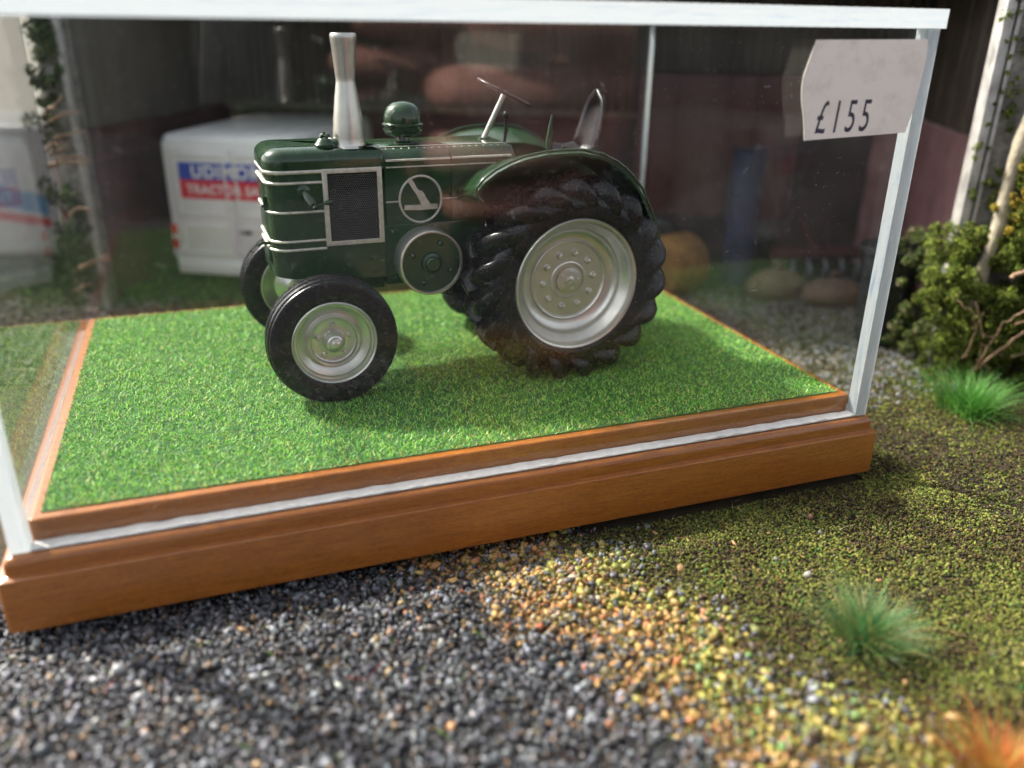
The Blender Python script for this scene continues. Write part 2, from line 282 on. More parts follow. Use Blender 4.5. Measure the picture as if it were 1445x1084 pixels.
ct = palette(n, [(.42, .215, .065), (.48, .30, .10), (.26, .14, .045), (.08, .07, .065), (.34, .27, .07), (.44, .16, .07), (.14, .12, .05), (.48, .38, .24)], [24, 16, 18, 18, 8, 7, 8, 4])
cy = palette(n, [(.36, .31, .06), (.26, .27, .05), (.42, .30, .09), (.14, .16, .035), (.09, .06, .03), (.08, .085, .09), (.13, .24, .07)], [22, 20, 16, 16, 14, 6, 3])
mixm = (z_ == 1) & (rng.random(n) < .82); cc = np.where(mixm[:, None], ct, cg); my_ = (z_ == 1.5) & (rng.random(n) < .93); cc = np.where(my_[:, None], cy, cc)
sz = rng.lognormal(math.log(.032), .42, n)*np.where(z_ == 0, 1.0, rng.uniform(.75, 1.5, n)); sz = np.clip(sz, .011, .095)
PP = np.column_stack([P, h+sz*.35+rng.uniform(0, .05, n)])
tag(scatter('gravel', PP, sz, base_ico(), cc, 'stone', flat=(1.15, .85, .6)), 'fine grey ballast and tan grit spread loose in front of the case', 'gravel', kind='stuff')
# a few bigger tan stones, each one a thing to the eye but part of the spread
n = 80; P = rect(n, 4.5, 13.5, -8, .2); h = ghv(P); sz = rng.uniform(.04, .1, n)
tag(scatter('pebbles', np.column_stack([P, h+.05]), sz, base_ico(), palette(n, [(.42, .24, .10), (.46, .32, .16), (.36, .15, .08), (.25, .24, .22), (.14, .14, .15)], [5, 4, 2, 2, 3]), 'stone', smooth=False), 'larger tan and orange pebbles strewn over the grit and moss', 'pebbles', kind='stuff')
n = 700; P = rect(n, -4, 14, -8.5, -.3); h = ghv(P); V, F, C_ = blades(np.column_stack([P, h+.07]), rng.uniform(.05, .16, n), rng.uniform(1.5, 3, n), rng.uniform(.015, .04, n), palette(n, [(.16, .09, .04), (.30, .24, .16), (.10, .16, .04), (.07, .05, .04), (.30, .03, .02)], [5, 3, 2, 4, .6]), 1, .35)
tag(link('leaf_bits', fast_mesh('leaf_bits', V, F, C_), 'fibre'), 'tiny brown leaf scraps and straw bits scattered over the ballast', 'leaf litter', kind='stuff')
# moss flock
P = np.concatenate([rect(80000, 7.5, 16.5, -9, .8), rect(62000, 15, 27, -7, 9)]); z_ = zone(P); P = P[(z_ == 2) | (P[:, 1] > .5) | (rng.random(len(P)) < .05)]
inside = (P[:, 0] < 15.4) & (P[:, 1] > -.45); P = P[~inside]; n = len(P); h = ghv(P)
cl = np.array([noise.noise(Vector((a*.45, b*.45, 2)))+.7*noise.noise(Vector((a*1.6, b*1.6, 7))) for a, b in P]); 
ca = palette(n, [(.17, .20, .035), (.27, .28, .06), (.11, .14, .025), (.06, .045, .025), (.34, .30, .09), (.08, .18, .05)], [24, 18, 22, 16, 10, 3], .3); cb = palette(n, [(.10, .12, .02), (.075, .05, .028), (.17, .16, .03), (.035, .027, .018), (.16, .10, .05)], [10, 10, 6, 8, 4], .3)
cc = np.where((cl+rng.normal(0, .20, n) > .06)[:, None], ca, cb); sz = rng.uniform(.016, .040, n)
tag(scatter('moss', np.column_stack([P, h+rng.uniform(.0, .05, n)]), sz, base_octa(), cc, 'flock', .35, (1.2, .9, .7)), 'yellow green flock like moss covering the ground right of the case', 'moss', kind='stuff')
P = rect(5200, 5.2, 14.5, -8.5, -.5); z_ = zone(P); P = P[((z_ == 1) | (z_ == 1.5)) | ((z_ == 2) & (rng.random(len(P)) < .45))]; n = len(P); h = ghv(P)
V, F, C_ = blades(np.column_stack([P, h+.05]), rng.uniform(.05, .16, n), rng.uniform(.8, 2.5, n), rng.uniform(.007, .012, n), palette(n, [(.50, .42, .10), (.30, .34, .06), (.10, .26, .06), (.5, .46, .3)], [5, 4, 2, 1]), 2, .3)
tag(link('loose_fibres', fast_mesh('loose_fibres', V, F, C_), 'fibre'), 'fine yellow and green grass fibres lying loose among the grit', 'grass fibres', kind='stuff')
# behind the case
P = rect(26000, -7, 30, 9.9, 26); P = P[rng.random(len(P)) < np.clip(1.6-(P[:, 1]-10)/14, .3, 1)]
n = len(P); h = ghv(P); gd = (P[:, 0]-(-1.2))*.479+(P[:, 1]-16.6)*.878       # distance behind the barn front
isg = (gd+rng.normal(0, .5, n)+1.2*np.array([noise.noise(Vector((a*.3, b*.3, 5))) for a, b in P]) > np.where(P[:, 0] > 12, 1.0, .6)); cgr = palette(n, [(.05, .12, .025), (.10, .17, .035), (.03, .06, .015)], [3, 2, 2]); cst = palette(n, [(.16, .15, .14), (.26, .24, .23), (.11, .10, .05), (.2, .17, .08)], [4, 3, 2, 1])
tag(scatter('yard_litter', np.column_stack([P, h+.03]), rng.uniform(.05, .11, n), base_octa(), np.where(isg[:, None], cgr, cst), 'flock', .3, (1.2, 1, .6)), 'grey rubble and dark green turf strewn behind the case and into the barn', 'rubble', kind='stuff')
P = rect(9000, 15.5, 27, 2, 12); P = P[(rng.random(len(P)) < .9)]; n = len(P); h = ghv(P)
sel = (P[:, 1]-2-.25*(P[:, 0]-15.4) > rng.normal(0, .9, n)); P = P[sel]; h = h[sel]; n = len(P)
tag(scatter('yard_gravel', np.column_stack([P, h+.05]), rng.uniform(.03, .075, n), base_ico(), palette(n, [(.20, .20, .21), (.10, .10, .11), (.30, .29, .28), (.25, .2, .14)], [4, 3, 2, 1]), 'stone', .3), 'grey gravel track running past the right end of the case', 'gravel', kind='stuff')

# ------------------------------------------------------------------ wooden base
W, D = 15.0, 9.77
base = empty('wooden_base', (W/2, D/2, GZ)); bl = lambda x, y, z: (x-W/2, y-D/2, z-GZ)
tag(base, 'varnished brown wooden display plinth with stepped moulded edge and green lawn top', 'plinth')
def rings(prof, x0=0, x1=W, y0=0, y1=D, r=.05, seg=3):      # prof: (outset, z)
    V = []; F = []; cs = [(x0, y0, PI), (x1, y0, 1.5*PI), (x1, y1, 0), (x0, y1, .5*PI)]; per = 4*(seg+1)
    for (o, z) in prof:
        for (cx, cy, a0) in cs:
            rr = max(.012, r+o*.08); ix = cx+(rr-o)*(1 if cx == x0 else -1); iy = cy+(rr-o)*(1 if cy == y0 else -1)
            for s_ in range(seg+1): a = a0+s_/seg*PI/2; V.append(bl(ix+rr*math.cos(a), iy+rr*math.sin(a), z))
    for j in range(len(prof)-1):
        for i in range(per): F.append((j*per+i, j*per+(i+1) % per, (j+1)*per+(i+1) % per, (j+1)*per+i))
    return V, F, per
v, f, per = rings([(.0, -.36), (.0, -.03), (-.012, -.008), (-.03, 0)]); f.append(tuple(range(3*per, 4*per))); MB().add(v, f).build('raised_platform', 'wood', base, 50)
v, f, per = rings([(.466, GZ), (.486, GZ+.02), (.486, -.735), (.478, -.712), (.460, -.702), (.385, -.690), (.378, -.683), (.376, -.55), (.370, -.50), (.350, -.455), (.318, -.425), (.28, -.407), (.0, -.385)])
f.append(tuple(range(12*per, 13*per))); MB().add(v, f).build('moulded_plinth', 'wood', base, 32)
for fx, fy in [(.6, .6), (W-.6, .6), (.6, D-.6), (W-.6, D-.6)]: q = bl(fx, fy, GZ); MB().lathe([(0, -.30), (.35, -.30), (.38, -.27), (.38, .0)], 20, q, 'Z').build('foot_pad', 'dark', base, 40)
lawn = MB().box(*[bl(.17, 0, 0)[0], bl(W-.17, 0, 0)[0], bl(0, .17, 0)[1], bl(0, D-.17, 0)[1]], -GZ-.004, -GZ+.022).build('lawn_mat', 'lawn', base)
n = 120000; P = rect(n, .17, W-.17, .17, D-.17); edge = np.minimum.reduce([P[:, 0]-.17, W-.17-P[:, 0], P[:, 1]-.17, D-.17-P[:, 1]])
P3 = np.column_stack([P[:, 0]-W/2, P[:, 1]-D/2, np.full(n, -GZ+.015)])
c = palette(n, [(.18, .48, .04), (.30, .66, .08), (.05, .17, .015), (.58, .82, .22), (.72, .62, .18), (.12, .46, .11)], [26, 24, 22, 14, 4.5, 5], .25)
yl = (edge < .08) & (rng.random(n) < .35); c[yl] = (.50, .42, .10)
V, F, C_ = blades(P3, rng.uniform(.035, .085, n), rng.uniform(.3, 1.5, n), rng.uniform(.014, .027, n), c, 1, .2)
tag(link('lawn_fibres', fast_mesh('lawn_fibres', V, F, C_), 'fibre', base), kind='stuff')

# ------------------------------------------------------------------ acrylic cover
T = .26; H0, H1 = -.383, 6.90; cover = empty('acrylic_cover', (W/2, D/2, H0))
tag(cover, 'clear acrylic dust cover with milky edges standing on the wooden plinth over the tractor', 'display cover')
cl_ = lambda x, y, z: (x-W/2, y-D/2, z-H0)
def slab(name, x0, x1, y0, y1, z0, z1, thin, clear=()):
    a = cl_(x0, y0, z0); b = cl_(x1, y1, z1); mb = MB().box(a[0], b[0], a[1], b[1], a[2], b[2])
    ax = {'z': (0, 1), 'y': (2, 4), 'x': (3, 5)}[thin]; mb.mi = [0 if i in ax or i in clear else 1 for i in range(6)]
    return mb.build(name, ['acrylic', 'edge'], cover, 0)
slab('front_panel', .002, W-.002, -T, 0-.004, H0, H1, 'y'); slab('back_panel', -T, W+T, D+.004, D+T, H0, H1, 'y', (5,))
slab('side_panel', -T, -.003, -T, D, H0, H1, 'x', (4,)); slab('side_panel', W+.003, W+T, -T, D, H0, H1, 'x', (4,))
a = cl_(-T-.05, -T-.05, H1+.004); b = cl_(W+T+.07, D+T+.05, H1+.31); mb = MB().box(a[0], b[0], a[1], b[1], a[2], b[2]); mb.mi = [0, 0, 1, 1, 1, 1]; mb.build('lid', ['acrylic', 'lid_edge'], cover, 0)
# irregular white strip added to brighten the front panel's bottom edge
nb = 220; V = []; F = []
for i in range(nb+1):
    x = W*i/nb; h1 = .012+.05*abs(noise.noise(Vector((x*2.5, 0, 1))))+.02*abs(noise.noise(Vector((x*11, 0, 4)))); h2 = .03+.02*noise.noise(Vector((x*3, 5, 1)))
    V += [cl_(x, -T+.012, H0+.004), cl_(x, -T+.014, H0+h1), cl_(x, -.02, H0+h2), cl_(x, -.012, H0+.004)]
F = [(i*4+q, i*4+(q+1) % 4, i*4+4+(q+1) % 4, i*4+4+q) for i in range(nb) for q in range(4)]
M['edge_glow'] = paint('white_edge_glow', (.80, .80, .79), .4, bump=.6, bscale=20, bdist=.03, var=.1, nscale=7)
MB().add(V, F).build('edge_glow_strip', 'edge_glow', cover, 0)
# dust on the front panel: short fibres and specks
n = 1700; Pd = np.column_stack([rng.uniform(-W/2, W/2, n), np.full(n, -D/2-T-.0022), rng.uniform(.1, 7.1, n)]); V = []; F = []
for i, p in enumerate(Pd):
    L = rng.uniform(.003, .011) if i > 30 else rng.uniform(.03, .08); t = rng.uniform(0, PI); wd = .004 if i > 30 else .002; bend = rng.uniform(-.5, .5)
    px, pz, t2 = p[0], p[2], t
    for s_ in range(2 if i < 30 else 1):
        dx, dz = math.cos(t2), math.sin(t2); q = (px+dx*L, pz+dz*L); b_ = len(V)
        V += [(px-dz*wd, p[1], pz+dx*wd), (px+dz*wd, p[1], pz-dx*wd), (q[0]+dz*wd, p[1], q[1]-dx*wd), (q[0]-dz*wd, p[1], q[1]+dx*wd)]; F.append((b_, b_+1, b_+2, b_+3)); px, pz = q; t2 += bend
M['dust'] = paint('dust', (.75, .75, .72), .9, bump=0)
tag(link('dust_specks', fast_mesh('dust_specks', V, F), 'dust', cover), kind='stuff')
# price label, stuck on the front panel
lab = [(12.72, 6.71), (15.02, 6.735), (15.06, 6.46), (15.04, 6.11), (15.0, 5.64), (14.90, 5.20), (12.76, 5.125), (12.69, 5.45), (12.585, 5.8), (12.56, 6.13), (12.65, 6.46)]
def smooth_poly(pts, corners, k_=5):
    out = []; n = len(pts)
    for i in range(n):
        p0, p1, p2, p3 = (np.array(pts[(i+j) % n]) for j in (-1, 0, 1, 2))
        if i in corners: p0 = p1*2-p2
        if (i+1) % n in corners: p3 = p2*2-p1
        for s_ in range(k_): t = s_/k_; out.append(tuple(.5*((2*p1)+(-p0+p2)*t+(2*p0-5*p1+4*p2-p3)*t*t+(-p0+3*p1-3*p2+p3)*t**3)))
    return out
lp = [cl_(x, 0, z)[::2] for x, z in smooth_poly(lab, {0, 1, 5, 6})]
plab = MB().prism(lp, -D/2-T-.013, -D/2-T-.003).build('price_label', 'paper', cover, 0)
o_ = cl_(12.92, -T-.0135, 5.235)
text_mesh('price_text', '£155', .76, 'ink', plab, Matrix.Translation(o_) @ Matrix.Rotation(R(-1.0), 4, 'Y') @ FRONT, .001, .001, .12, .60, spacing=1.32)

# ------------------------------------------------------------------ tractor
TO = Vector((7.4, 4.9, 0)); TA = R(2.0)
tr = empty('model_tractor', TO, TA); tag(tr, 'dark green vintage model tractor with silver wheels and tall silver exhaust inside the display case', 'tractor')
def tl(x, y, z):
    d = Vector((x, y, z))-TO; return Vector((d.x*math.cos(TA)+d.y*math.sin(TA), -d.x*math.sin(TA)+d.y*math.cos(TA), d.z))
ox, oy = 7.4, 4.9
Lx = lambda x: x-ox
Ly = lambda y: y-oy
YN, YF = 3.97-oy, 5.83-oy        # sides of the bonnet, local y
# cowl (radiator shell)
def plan(x0, x1, y0, y1, rf, rb, n=10, out=0):
    pts = []
    for (cx, cy, a0, r_) in [(x0+rf, y0+rf, PI, rf), (x1-rb, y0+rb, 1.5*PI, rb), (x1-rb, y1-rb, 0, rb), (x0+rf, y1-rf, .5*PI, rf)]:
        for i in range(n+1): a = a0+PI/2*i/n; pts.append((cx+(r_+out)*math.cos(a), cy+(r_+out)*math.sin(a)))
    return pts
cx0, cx1 = Lx(4.13), Lx(6.36)
mb = MB(); V = []; levels = [(2.16, .0, -.30), (2.42, 0, 0), (4.36, 0, 0), (4.40, .02, 0), (4.50, .03, 0), (4.58, .02, 0), (4.645, -.03, 0), (4.685, -.10, 0), (4.705, -.20, 0)]
levels = [(2.30, 0), (4.10, 0), (4.11, -.02), (4.27, -.02), (4.28, .015), (4.46, .02), (4.55, .0), (4.62, -.055), (4.67, -.13), (4.695, -.24), (4.70, -.40)]
for z, o in levels: V += [(x, y, z) for x, y in plan(cx0, cx1, YN, YF, .36, .06, out=o)]
per = 44; F = [(j*per+i, j*per+(i+1) % per, (j+1)*per+(i+1) % per, (j+1)*per+i) for j in range(len(levels)-1) for i in range(per)]+[tuple(range(per)), tuple((len(levels)-1)*per+i for i in range(per))]
# slope the lower edge: nose lip higher than the back
V = [(x, y, z-(.16*max(0, min(1, (x-cx0)/1.2)) if j < per else 0)) for j, (x, y, z) in enumerate(V)]
cowl = mb.add(V, F).build('radiator_cowl', 'green', tr, 40)
def strip(z, h=.035, d=.032, x1=Lx(5.16), z1=None):
    pts = [p for p in plan(cx0, cx1, YN, YF, .36, .06)]
    near = [p for p in pts[:11]]; far = pts[33:44]
    path = [(x1, YF)]+far+near+[(x1, YN)]
    V = []; F = []
    for i, (x, y) in enumerate(path):
        a = Vector(path[max(0, i-1)]); b = Vector(path[min(len(path)-1, i+1)]); t = (b-a).normalized(); nrm = Vector((t.y, -t.x))
        if (Vector((x, y))-Vector((cx0+.8, (YN+YF)/2))).dot(nrm) < 0: nrm = -nrm
        for (o, dz) in [(-.02, -h), (d*.5, -h*.9), (d, -h*.3), (d, h*.3), (d*.5, h*.9), (-.02, h)]: V.append((x+nrm.x*o, y+nrm.y*o, z+dz))
    n = len(path)
    for i in range(n-1):
        for q in range(6): F.append((i*6+q, i*6+(q+1) % 6, (i+1)*6+(q+1) % 6, (i+1)*6+q))
    F += [tuple(range(6)), tuple((n-1)*6+q for q in range(6))]
    MB().add(V, F).build('trim_strip', 'trim', tr, 50)
for z, h in [(4.285, .04), (4.085, .03), (3.54, .028), (2.985, .028), (2.82, .03)]: strip(z, h)
# grille panel on the near side
def frame(x0, x1, z0, z1, t, y, d, skew=0):
    mb = MB(); o = [(x0, z0), (x1, z0), (x1, z1), (x0, z1)]; i_ = [(x0+t, z0+t*.9), (x1-t, z0+t*.9), (x1-t, z1-t*.9), (x0+t, z1-t*.9)]
    V = [(x, y, z) for x, z in o]+[(x, y, z) for x, z in i_]+[(x, y-d, z) for x, z in o]+[(x, y-d, z) for x, z in i_]; F = []
    for k_ in range(4):
        j = (k_+1) % 4; F += [(8+k_, 8+j, 12+j, 12+k_), (k_, j, 8+j, 8+k_), (4+k_, 4+j, 12+j, 12+k_), (k_, j, 4+j, 4+k_)]
    return mb.add(V, F)
fx0, fx1 = Lx(5.15), Lx(6.30)
fr = frame(fx0, fx1, 2.86, 4.33, .10, YN-.012, .045).build('grille_frame', 'trim', tr, 30, .012)
gm = MB().box(fx0+.09, fx1-.09, YN-.03, YN-.006, 2.94, 4.26).build('grille_mesh', 'grille', tr, 0)
# perforations of the grille as raised wire studs
V = []; F = []
stud_b = base_octa()
pts = []; dx = .040; row = 0; z = 2.97
while z < 4.23:
    x = fx0+.11+(dx/2 if row % 2 else 0)
    while x < fx1-.10: pts.append((x, YN-.031, z)); x += dx
    z += .0350; row += 1
pts = np.array(pts); n = len(pts); bv, bf = stud_b
vv = (pts[:, None]+bv[None]*np.array([.0055, .006, .0055])[None, None]).reshape(-1, 3); ff = (bf[None]+(np.arange(n)*6)[:, None, None]).reshape(-1, 3)
tag(link('grille_studs', fast_mesh('grille_studs', vv, ff), 'trim', tr), kind='stuff')
# filler cap
fc = MB().lathe([(.0, .0), (.21, .0), (.21, .05), (.17, .09), (.14, .14), (.08, .18), (0, .19)], 24, (Lx(5.32), Ly(4.30), 4.69), 'Z').build('filler_cap', 'green', tr, 40)
mb = MB(); c0 = (Lx(5.32), Ly(4.30), 4.87)
for a in range(4): t = a*PI/2+.4; mb.tube([c0, (c0[0]+.10*math.cos(t), c0[1]+.10*math.sin(t), c0[2]+.03)], .035, 8)
mb.tube([(c0[0], c0[1], 4.8), (c0[0], c0[1], 4.95)], .028, 8); mb.build('cap_handle', 'green', fc, 50)
mb = MB().lathe([(0, 0), (.12, 0), (.14, .09), (.08, .15), (0, .16)], 16, (Lx(5.50), Ly(4.32), 4.69), 'Z').build('filler_neck', 'green', tr, 50)
# exhaust
ec = (Lx(5.80), Ly(4.38), 0)
MB().lathe([(.345, 4.66), (.325, 4.69), (.31, 4.74), (.305, 4.85), (.30, 4.95), (.275, 5.2), (.23, 5.55), (.188, 5.82), (.182, 5.88), (.19, 5.98), (.212, 6.25), (.236, 6.53), (.245, 6.60), (.243, 6.66), (.225, 6.69), (.19, 6.69), (.17, 6.6), (.15, 6.2), (0, 6.15)], 40, ec, 'Z').build('exhaust_pipe', 'silver', tr, 50)
# small tap and headlamp bracket on near side of cowl
mb = MB().lathe([(.13, .02), (.13, -.03), (.08, -.06)], 16, (Lx(4.80), YN, 3.93), 'Y').tube([(Lx(4.80), YN+.05, 3.94), (Lx(4.87), YN-.14, 3.80), (Lx(4.93), YN-.26, 3.70)], [.07, .10, .085], 16).tube([(Lx(4.92), YN-.24, 3.72), (Lx(4.95), YN-.33, 3.66)], .045, 12)
mb.tube([(Lx(4.9), YN-.1, 3.72), (Lx(5.05), YN-.14, 3.68), (Lx(5.22), YN-.13, 3.72)], .022, 8).tube([(Lx(5.18), YN-.13, 3.71), (Lx(5.30), YN-.12, 3.73)], .045, 10); mb.build('water_tap', 'green', tr, 50)
mb = MB().box(cx0-.05, cx0+.02, YN+.3, YN+.4, 3.56, 3.82).tube([(cx0-.04, YN+.34, 3.62), (cx0-.10, YN+.32, 3.66)], .03, 8).build('nose_hinge', 'green', tr, 40)
mb = MB().tube([(cx0+.02, YN+.4, 2.90), (cx0-.16, YN+.36, 2.93), (cx0-.22, YN+.30, 2.90)], .03, 8).tube([(cx0-.0, YN+.35, 2.86), (cx0-.02, YN+.33, 2.60), (cx0+.05, YN+.32, 2.45)], .035, 8).build('starting_handle_bracket', 'green', tr, 50)
# bonnet behind the cowl
bx0, bx1 = Lx(6.36), Lx(9.0)
def loft(xa, xb, sec):
    n = len(sec); return [(x, y, z) for x in (xa, xb) for y, z in sec], [(i, (i+1) % n, n+(i+1) % n, n+i) for i in range(n)]+[tuple(range(n)), tuple(range(n, 2*n))]
sec = [(YN+.02, 3.16), (YN+.02, 4.43), (YN+.05, 4.47), (YN+.16, 4.60), (YN+.28, 4.645), (YF-.28, 4.645), (YF-.16, 4.60), (YF-.05, 4.47), (YF-.02, 4.43), (YF-.02, 3.16)]
MB().add(*loft(bx0+.003, Lx(7.72), sec)).build('bonnet', 'green', tr, 30, .012)
MB().add(*loft(Lx(7.728), bx1, [(y, z+(.004 if z > 3.2 else 0)) for y, z in sec])).build('fuel_tank', 'green', tr, 30, .012)
MB().box(Lx(6.40), Lx(7.70), YN-.02, YN+.03, 4.405, 4.445).build('bonnet_trim', 'trim', tr, 30, .008)
MB().box(Lx(7.735), bx1, YN-.022, YN+.03, 4.408, 4.452).build('bonnet_trim', 'trim', tr, 30, .008)
MB().box(Lx(6.40), Lx(8.86), YN-.012, YN+.03, 4.285, 4.31).build('bonnet_trim', 'trim', tr, 30, .006)
MB().box(bx0, bx1-.05, YN+.255, YN+.285, 4.642, 4.655).build('bonnet_trim', 'trim', tr, 30, .005)
mb = MB()                                            # row of rivets and louvres along the bonnet top
for i in range(16): x = Lx(6.46)+i*.155; mb.lathe([(.018, 0), (.012, .010), (0, .013)], 8, (x, YN+.21, 4.615), 'Z')
tag(mb.build('rivets', 'trim', tr, 50), kind='stuff')
MB().box(Lx(6.37), Lx(6.64), YN-.004, YN+.03, 3.62, 3.645).build('pinstripe', 'trim', tr, 0); MB().box(Lx(7.53), Lx(8.12), YN-.004, YN+.03, 3.63, 3.655).build('pinstripe', 'trim', tr, 0)
# badge: ring with the leaning figure on a bar
bc = (Lx(7.075), 3.655); mb = MB(); mb.tube([(bc[0]+.43*math.cos(t), YN+.002, bc[1]+.455*math.sin(t)) for t in np.linspace(0, 2*PI, 49)[:-1]], .026, 8, closed=True); badge = mb.build('badge_ring', 'trim', tr, 60)
bs = lambda pts: [(bc[0]+x*.43, bc[1]+z*.455) for x, z in pts]
MB().prism(bs([(-.80, -.42), (-.78, -.22), (.0, -.24), (-.06, -.10), (-.12, .02), (-.22, .22), (-.34, .38), (-.48, .60), (-.60, .80), (-.56, .92), (-.44, .90), (-.32, .74), (-.20, .52), (-.08, .38), (.06, .36), (.14, .26), (.22, .10), (.34, -.08), (.46, -.24), (.80, -.24), (.78, -.44), (0, -.46)]), YN-.035, YN+.02).build('badge_emblem', 'trim', badge, 30)
# engine casing below
sec = [(YN+.06, 1.95), (YN-.005, 2.25), (YN-.005, 3.18), (YF+.005, 3.18), (YF+.005, 2.25), (YF-.06, 1.95)]
MB().add(*loft(Lx(6.33), Lx(9.2), sec)).build('engine_casing', 'green', tr, 30, .02)
MB().add(*loft(Lx(4.75), Lx(6.33), [(y*.85, z) for y, z in [(YN+.1, 1.85), (YN, 2.2), (YN, 2.9), (YF, 2.9), (YF, 2.2), (YF-.1, 1.85)]])).build('front_casing', 'green', tr, 30, .03)
MB().add(*loft(Lx(8.9), Lx(11.1), [(YN+.35, 1.2), (YN+.1, 1.6), (YN+.1, 3.6), (YF-.1, 3.6), (YF-.1, 1.6), (YF-.35, 1.2)])).build('gearbox', 'green', tr, 30, .04)
MB().box(Lx(9.0), Lx(11.3), Ly(3.7), Ly(6.1), 3.62, 3.70).build('footplate', 'green', tr, 30, .01)
MB().add(*loft(Lx(8.99), Lx(9.15), [(YN+.1, 3.7), (YN+.1, 4.35), (YN+.35, 4.58), (YF-.35, 4.58), (YF-.1, 4.35), (YF-.1, 3.7)])).build('bulkhead', 'green', tr, 30, .02)
mb = MB()
for (x, z) in [(6.02, 2.55), (6.1, 2.28), (6.45, 3.05), (8.25, 3.05), (8.0, 3.27), (6.5, 2.1), (8.4, 2.4)]: mb.lathe([(.045, 0), (.04, -.02), (.0, -.035)], 10, (Lx(x), YN-.008, z), 'Y')
tag(mb.build('casing_bolts', 'green', tr, 50), kind='stuff')
# belt pulley
pc = Vector((Lx(7.13), Ly(3.46), 2.47)); pu = MB().lathe([(.60, .52), (.655, .50), (.66, .30), (.655, .02), (.64, 0), (.612, 0), (.600, .035), (.58, .05)], 56, pc, 'Y', cap=False).build('belt_pulley', 'silver', tr, 50)
pf = MB().lathe([(.602, .04), (.30, .06), (.22, .06), (.20, .0), (.15, -.02), (.14, -.09), (.12, -.11), (0, -.11)], 40, pc, 'Y', cap=False).build('pulley_disc', 'green', pu, 40)
for i in range(4): t = PI/4+.35+i*PI/2; MB().lathe([(.06, .06), (.055, .0), (.035, -.02), (0, -.03)], 10, (pc.x+.43*math.cos(t), pc.y, pc.z+.43*math.sin(t)), 'Y').build('bolt', 'green', pu, 50)
MB().tube([(pc.x, pc.y+.3, pc.z), (pc.x, YN+.2, pc.z)], .25, 16).build('pulley_shaft', 'green', pu, 50)
# air cleaner
ac = MB().lathe([(.22, 4.60), (.20, 4.66), (.14, 4.69), (.13, 4.76), (.28, 4.79), (.36, 4.82), (.375, 4.88), (.395, 4.90), (.395, 4.93), (.37, 4.94), (.37, 4.97), (.41, 4.985), (.415, 5.02), (.38, 5.04), (.382, 5.14), (.36, 5.24), (.30, 5.34), (.20, 5.41), (.09, 5.435), (0, 5.44)], 40, (Lx(6.98), Ly(4.80), 0), 'Z').build('air_cleaner', 'green', tr, 40)
# steering
p0, p1 = tl(8.74, 4.95, 4.66), tl(9.17, 4.86, 5.57); ax = (p1-p0).normalized(); MB().tube([p0, p1], .055, 12).build('steering_column', 'silver', tr, 50)
MB().lathe([(.13, 0), (.12, .04), (.06, .06)], 16, (p0.x, p0.y, 4.64), 'Z').build('column_base', 'green', tr, 50)
u_ = ax.cross(Vector((0, 1, 0))).normalized(); v_ = ax.cross(u_); sw = MB().tube([p1+(u_*math.cos(t)+v_*math.sin(t))*.60 for t in np.linspace(0, 2*PI, 41)[:-1]], .034, 8, closed=True).build('steering_wheel', 'dark', tr, 60)
mb = MB()
for t in (0.3, 0.3+2*PI/3, .3+4*PI/3): mb.tube([p1-ax*.02, p1+(u_*math.cos(t)+v_*math.sin(t))*.60], .022, 8)
mb.lathe([(.07, -.03), (.06, .04), (0, .05)], 12, p1, 'Z'); mb.build('steering_spokes', 'dark', sw, 50)
MB().tube([tl(9.05, 4.6, 4.3), tl(9.10, 4.62, 4.7), tl(9.12, 4.62, 5.1)], .032, 8).lathe([(0, .0), (.05, .02), (.07, .08), (.04, .14), (0, .16)], 12, tl(9.12, 4.62, 5.08), 'Z').build('gear_lever', 'dark', tr, 50)
MB().tube([tl(9.0, 4.75, 4.3), tl(9.22, 4.8, 4.85)], .03, 8).build('throttle_lever', 'green', tr, 50)
MB().tube([tl(9.55, 3.3, 4.45), tl(9.54, 3.3, 4.75), tl(9.56, 3.3, 5.0), tl(9.60, 3.3, 5.28)], [.04, .06, .045, .02], 10).build('brake_lever', 'green', tr, 50)
MB().tube([tl(9.75, 3.6, 4.5), tl(9.74, 3.6, 4.85), tl(9.70, 3.6, 4.98)], .028, 8).lathe([(0, 0), (.05, .03), (.05, .07), (0, .1)], 10, tl(9.70, 3.6, 4.93), 'Z').build('hand_throttle', 'dark', tr, 50)
# seat: pressed pan with tall back
V = []; nu, nv_ = 14, 12
for j in range(nv_+1):
    t = j/nv_
    if t < .42: q = t/.42; cx_, cz_ = 10.35+.85*q, 4.30-.10*math.sin(q*PI)
    else: q = (t-.42)/.58; cx_, cz_ = 11.20+.30*math.sin(q*1.3), 4.30+1.26*q
    wd = .55*math.sqrt(max(.02, 1-abs(2*t-1.0)**3.2)) if t > .5 else .56*min(1, .75+t)
    if t > .5: wd = .54*math.sqrt(max(.004, 1-((t-.5)/.5)**2.6))
    for i in range(nu+1):
        s_ = -1+2*i/nu; curl = .20*s_*s_; V.append(tl(cx_-(curl if t >= .42 else 0), 4.9+wd*s_, cz_+(curl if t < .42 else curl*.15)))
F = [(j*(nu+1)+i, j*(nu+1)+i+1, (j+1)*(nu+1)+i+1, (j+1)*(nu+1)+i) for j in range(nv_) for i in range(nu)]
so = MB().add(V, F).build('seat', 'seat', tr, 80); md = so.modifiers.new('thick', 'SOLIDIFY'); md.thickness = .05
bpy.context.view_layer.update()
rimp = [V[j*(nu+1)] for j in range(nv_+1)]+[V[nv_*(nu+1)+i] for i in range(1, nu)]+[V[j*(nu+1)+nu] for j in range(nv_, -1, -1)]
MB().tube(rimp, .034, 8).build('seat_rim', 'dark', so, 60); MB().tube([tl(10.9, 4.9, 3.7), tl(10.85, 4.9, 4.25)], .08, 10).build('seat_post', 'dark', tr, 60)
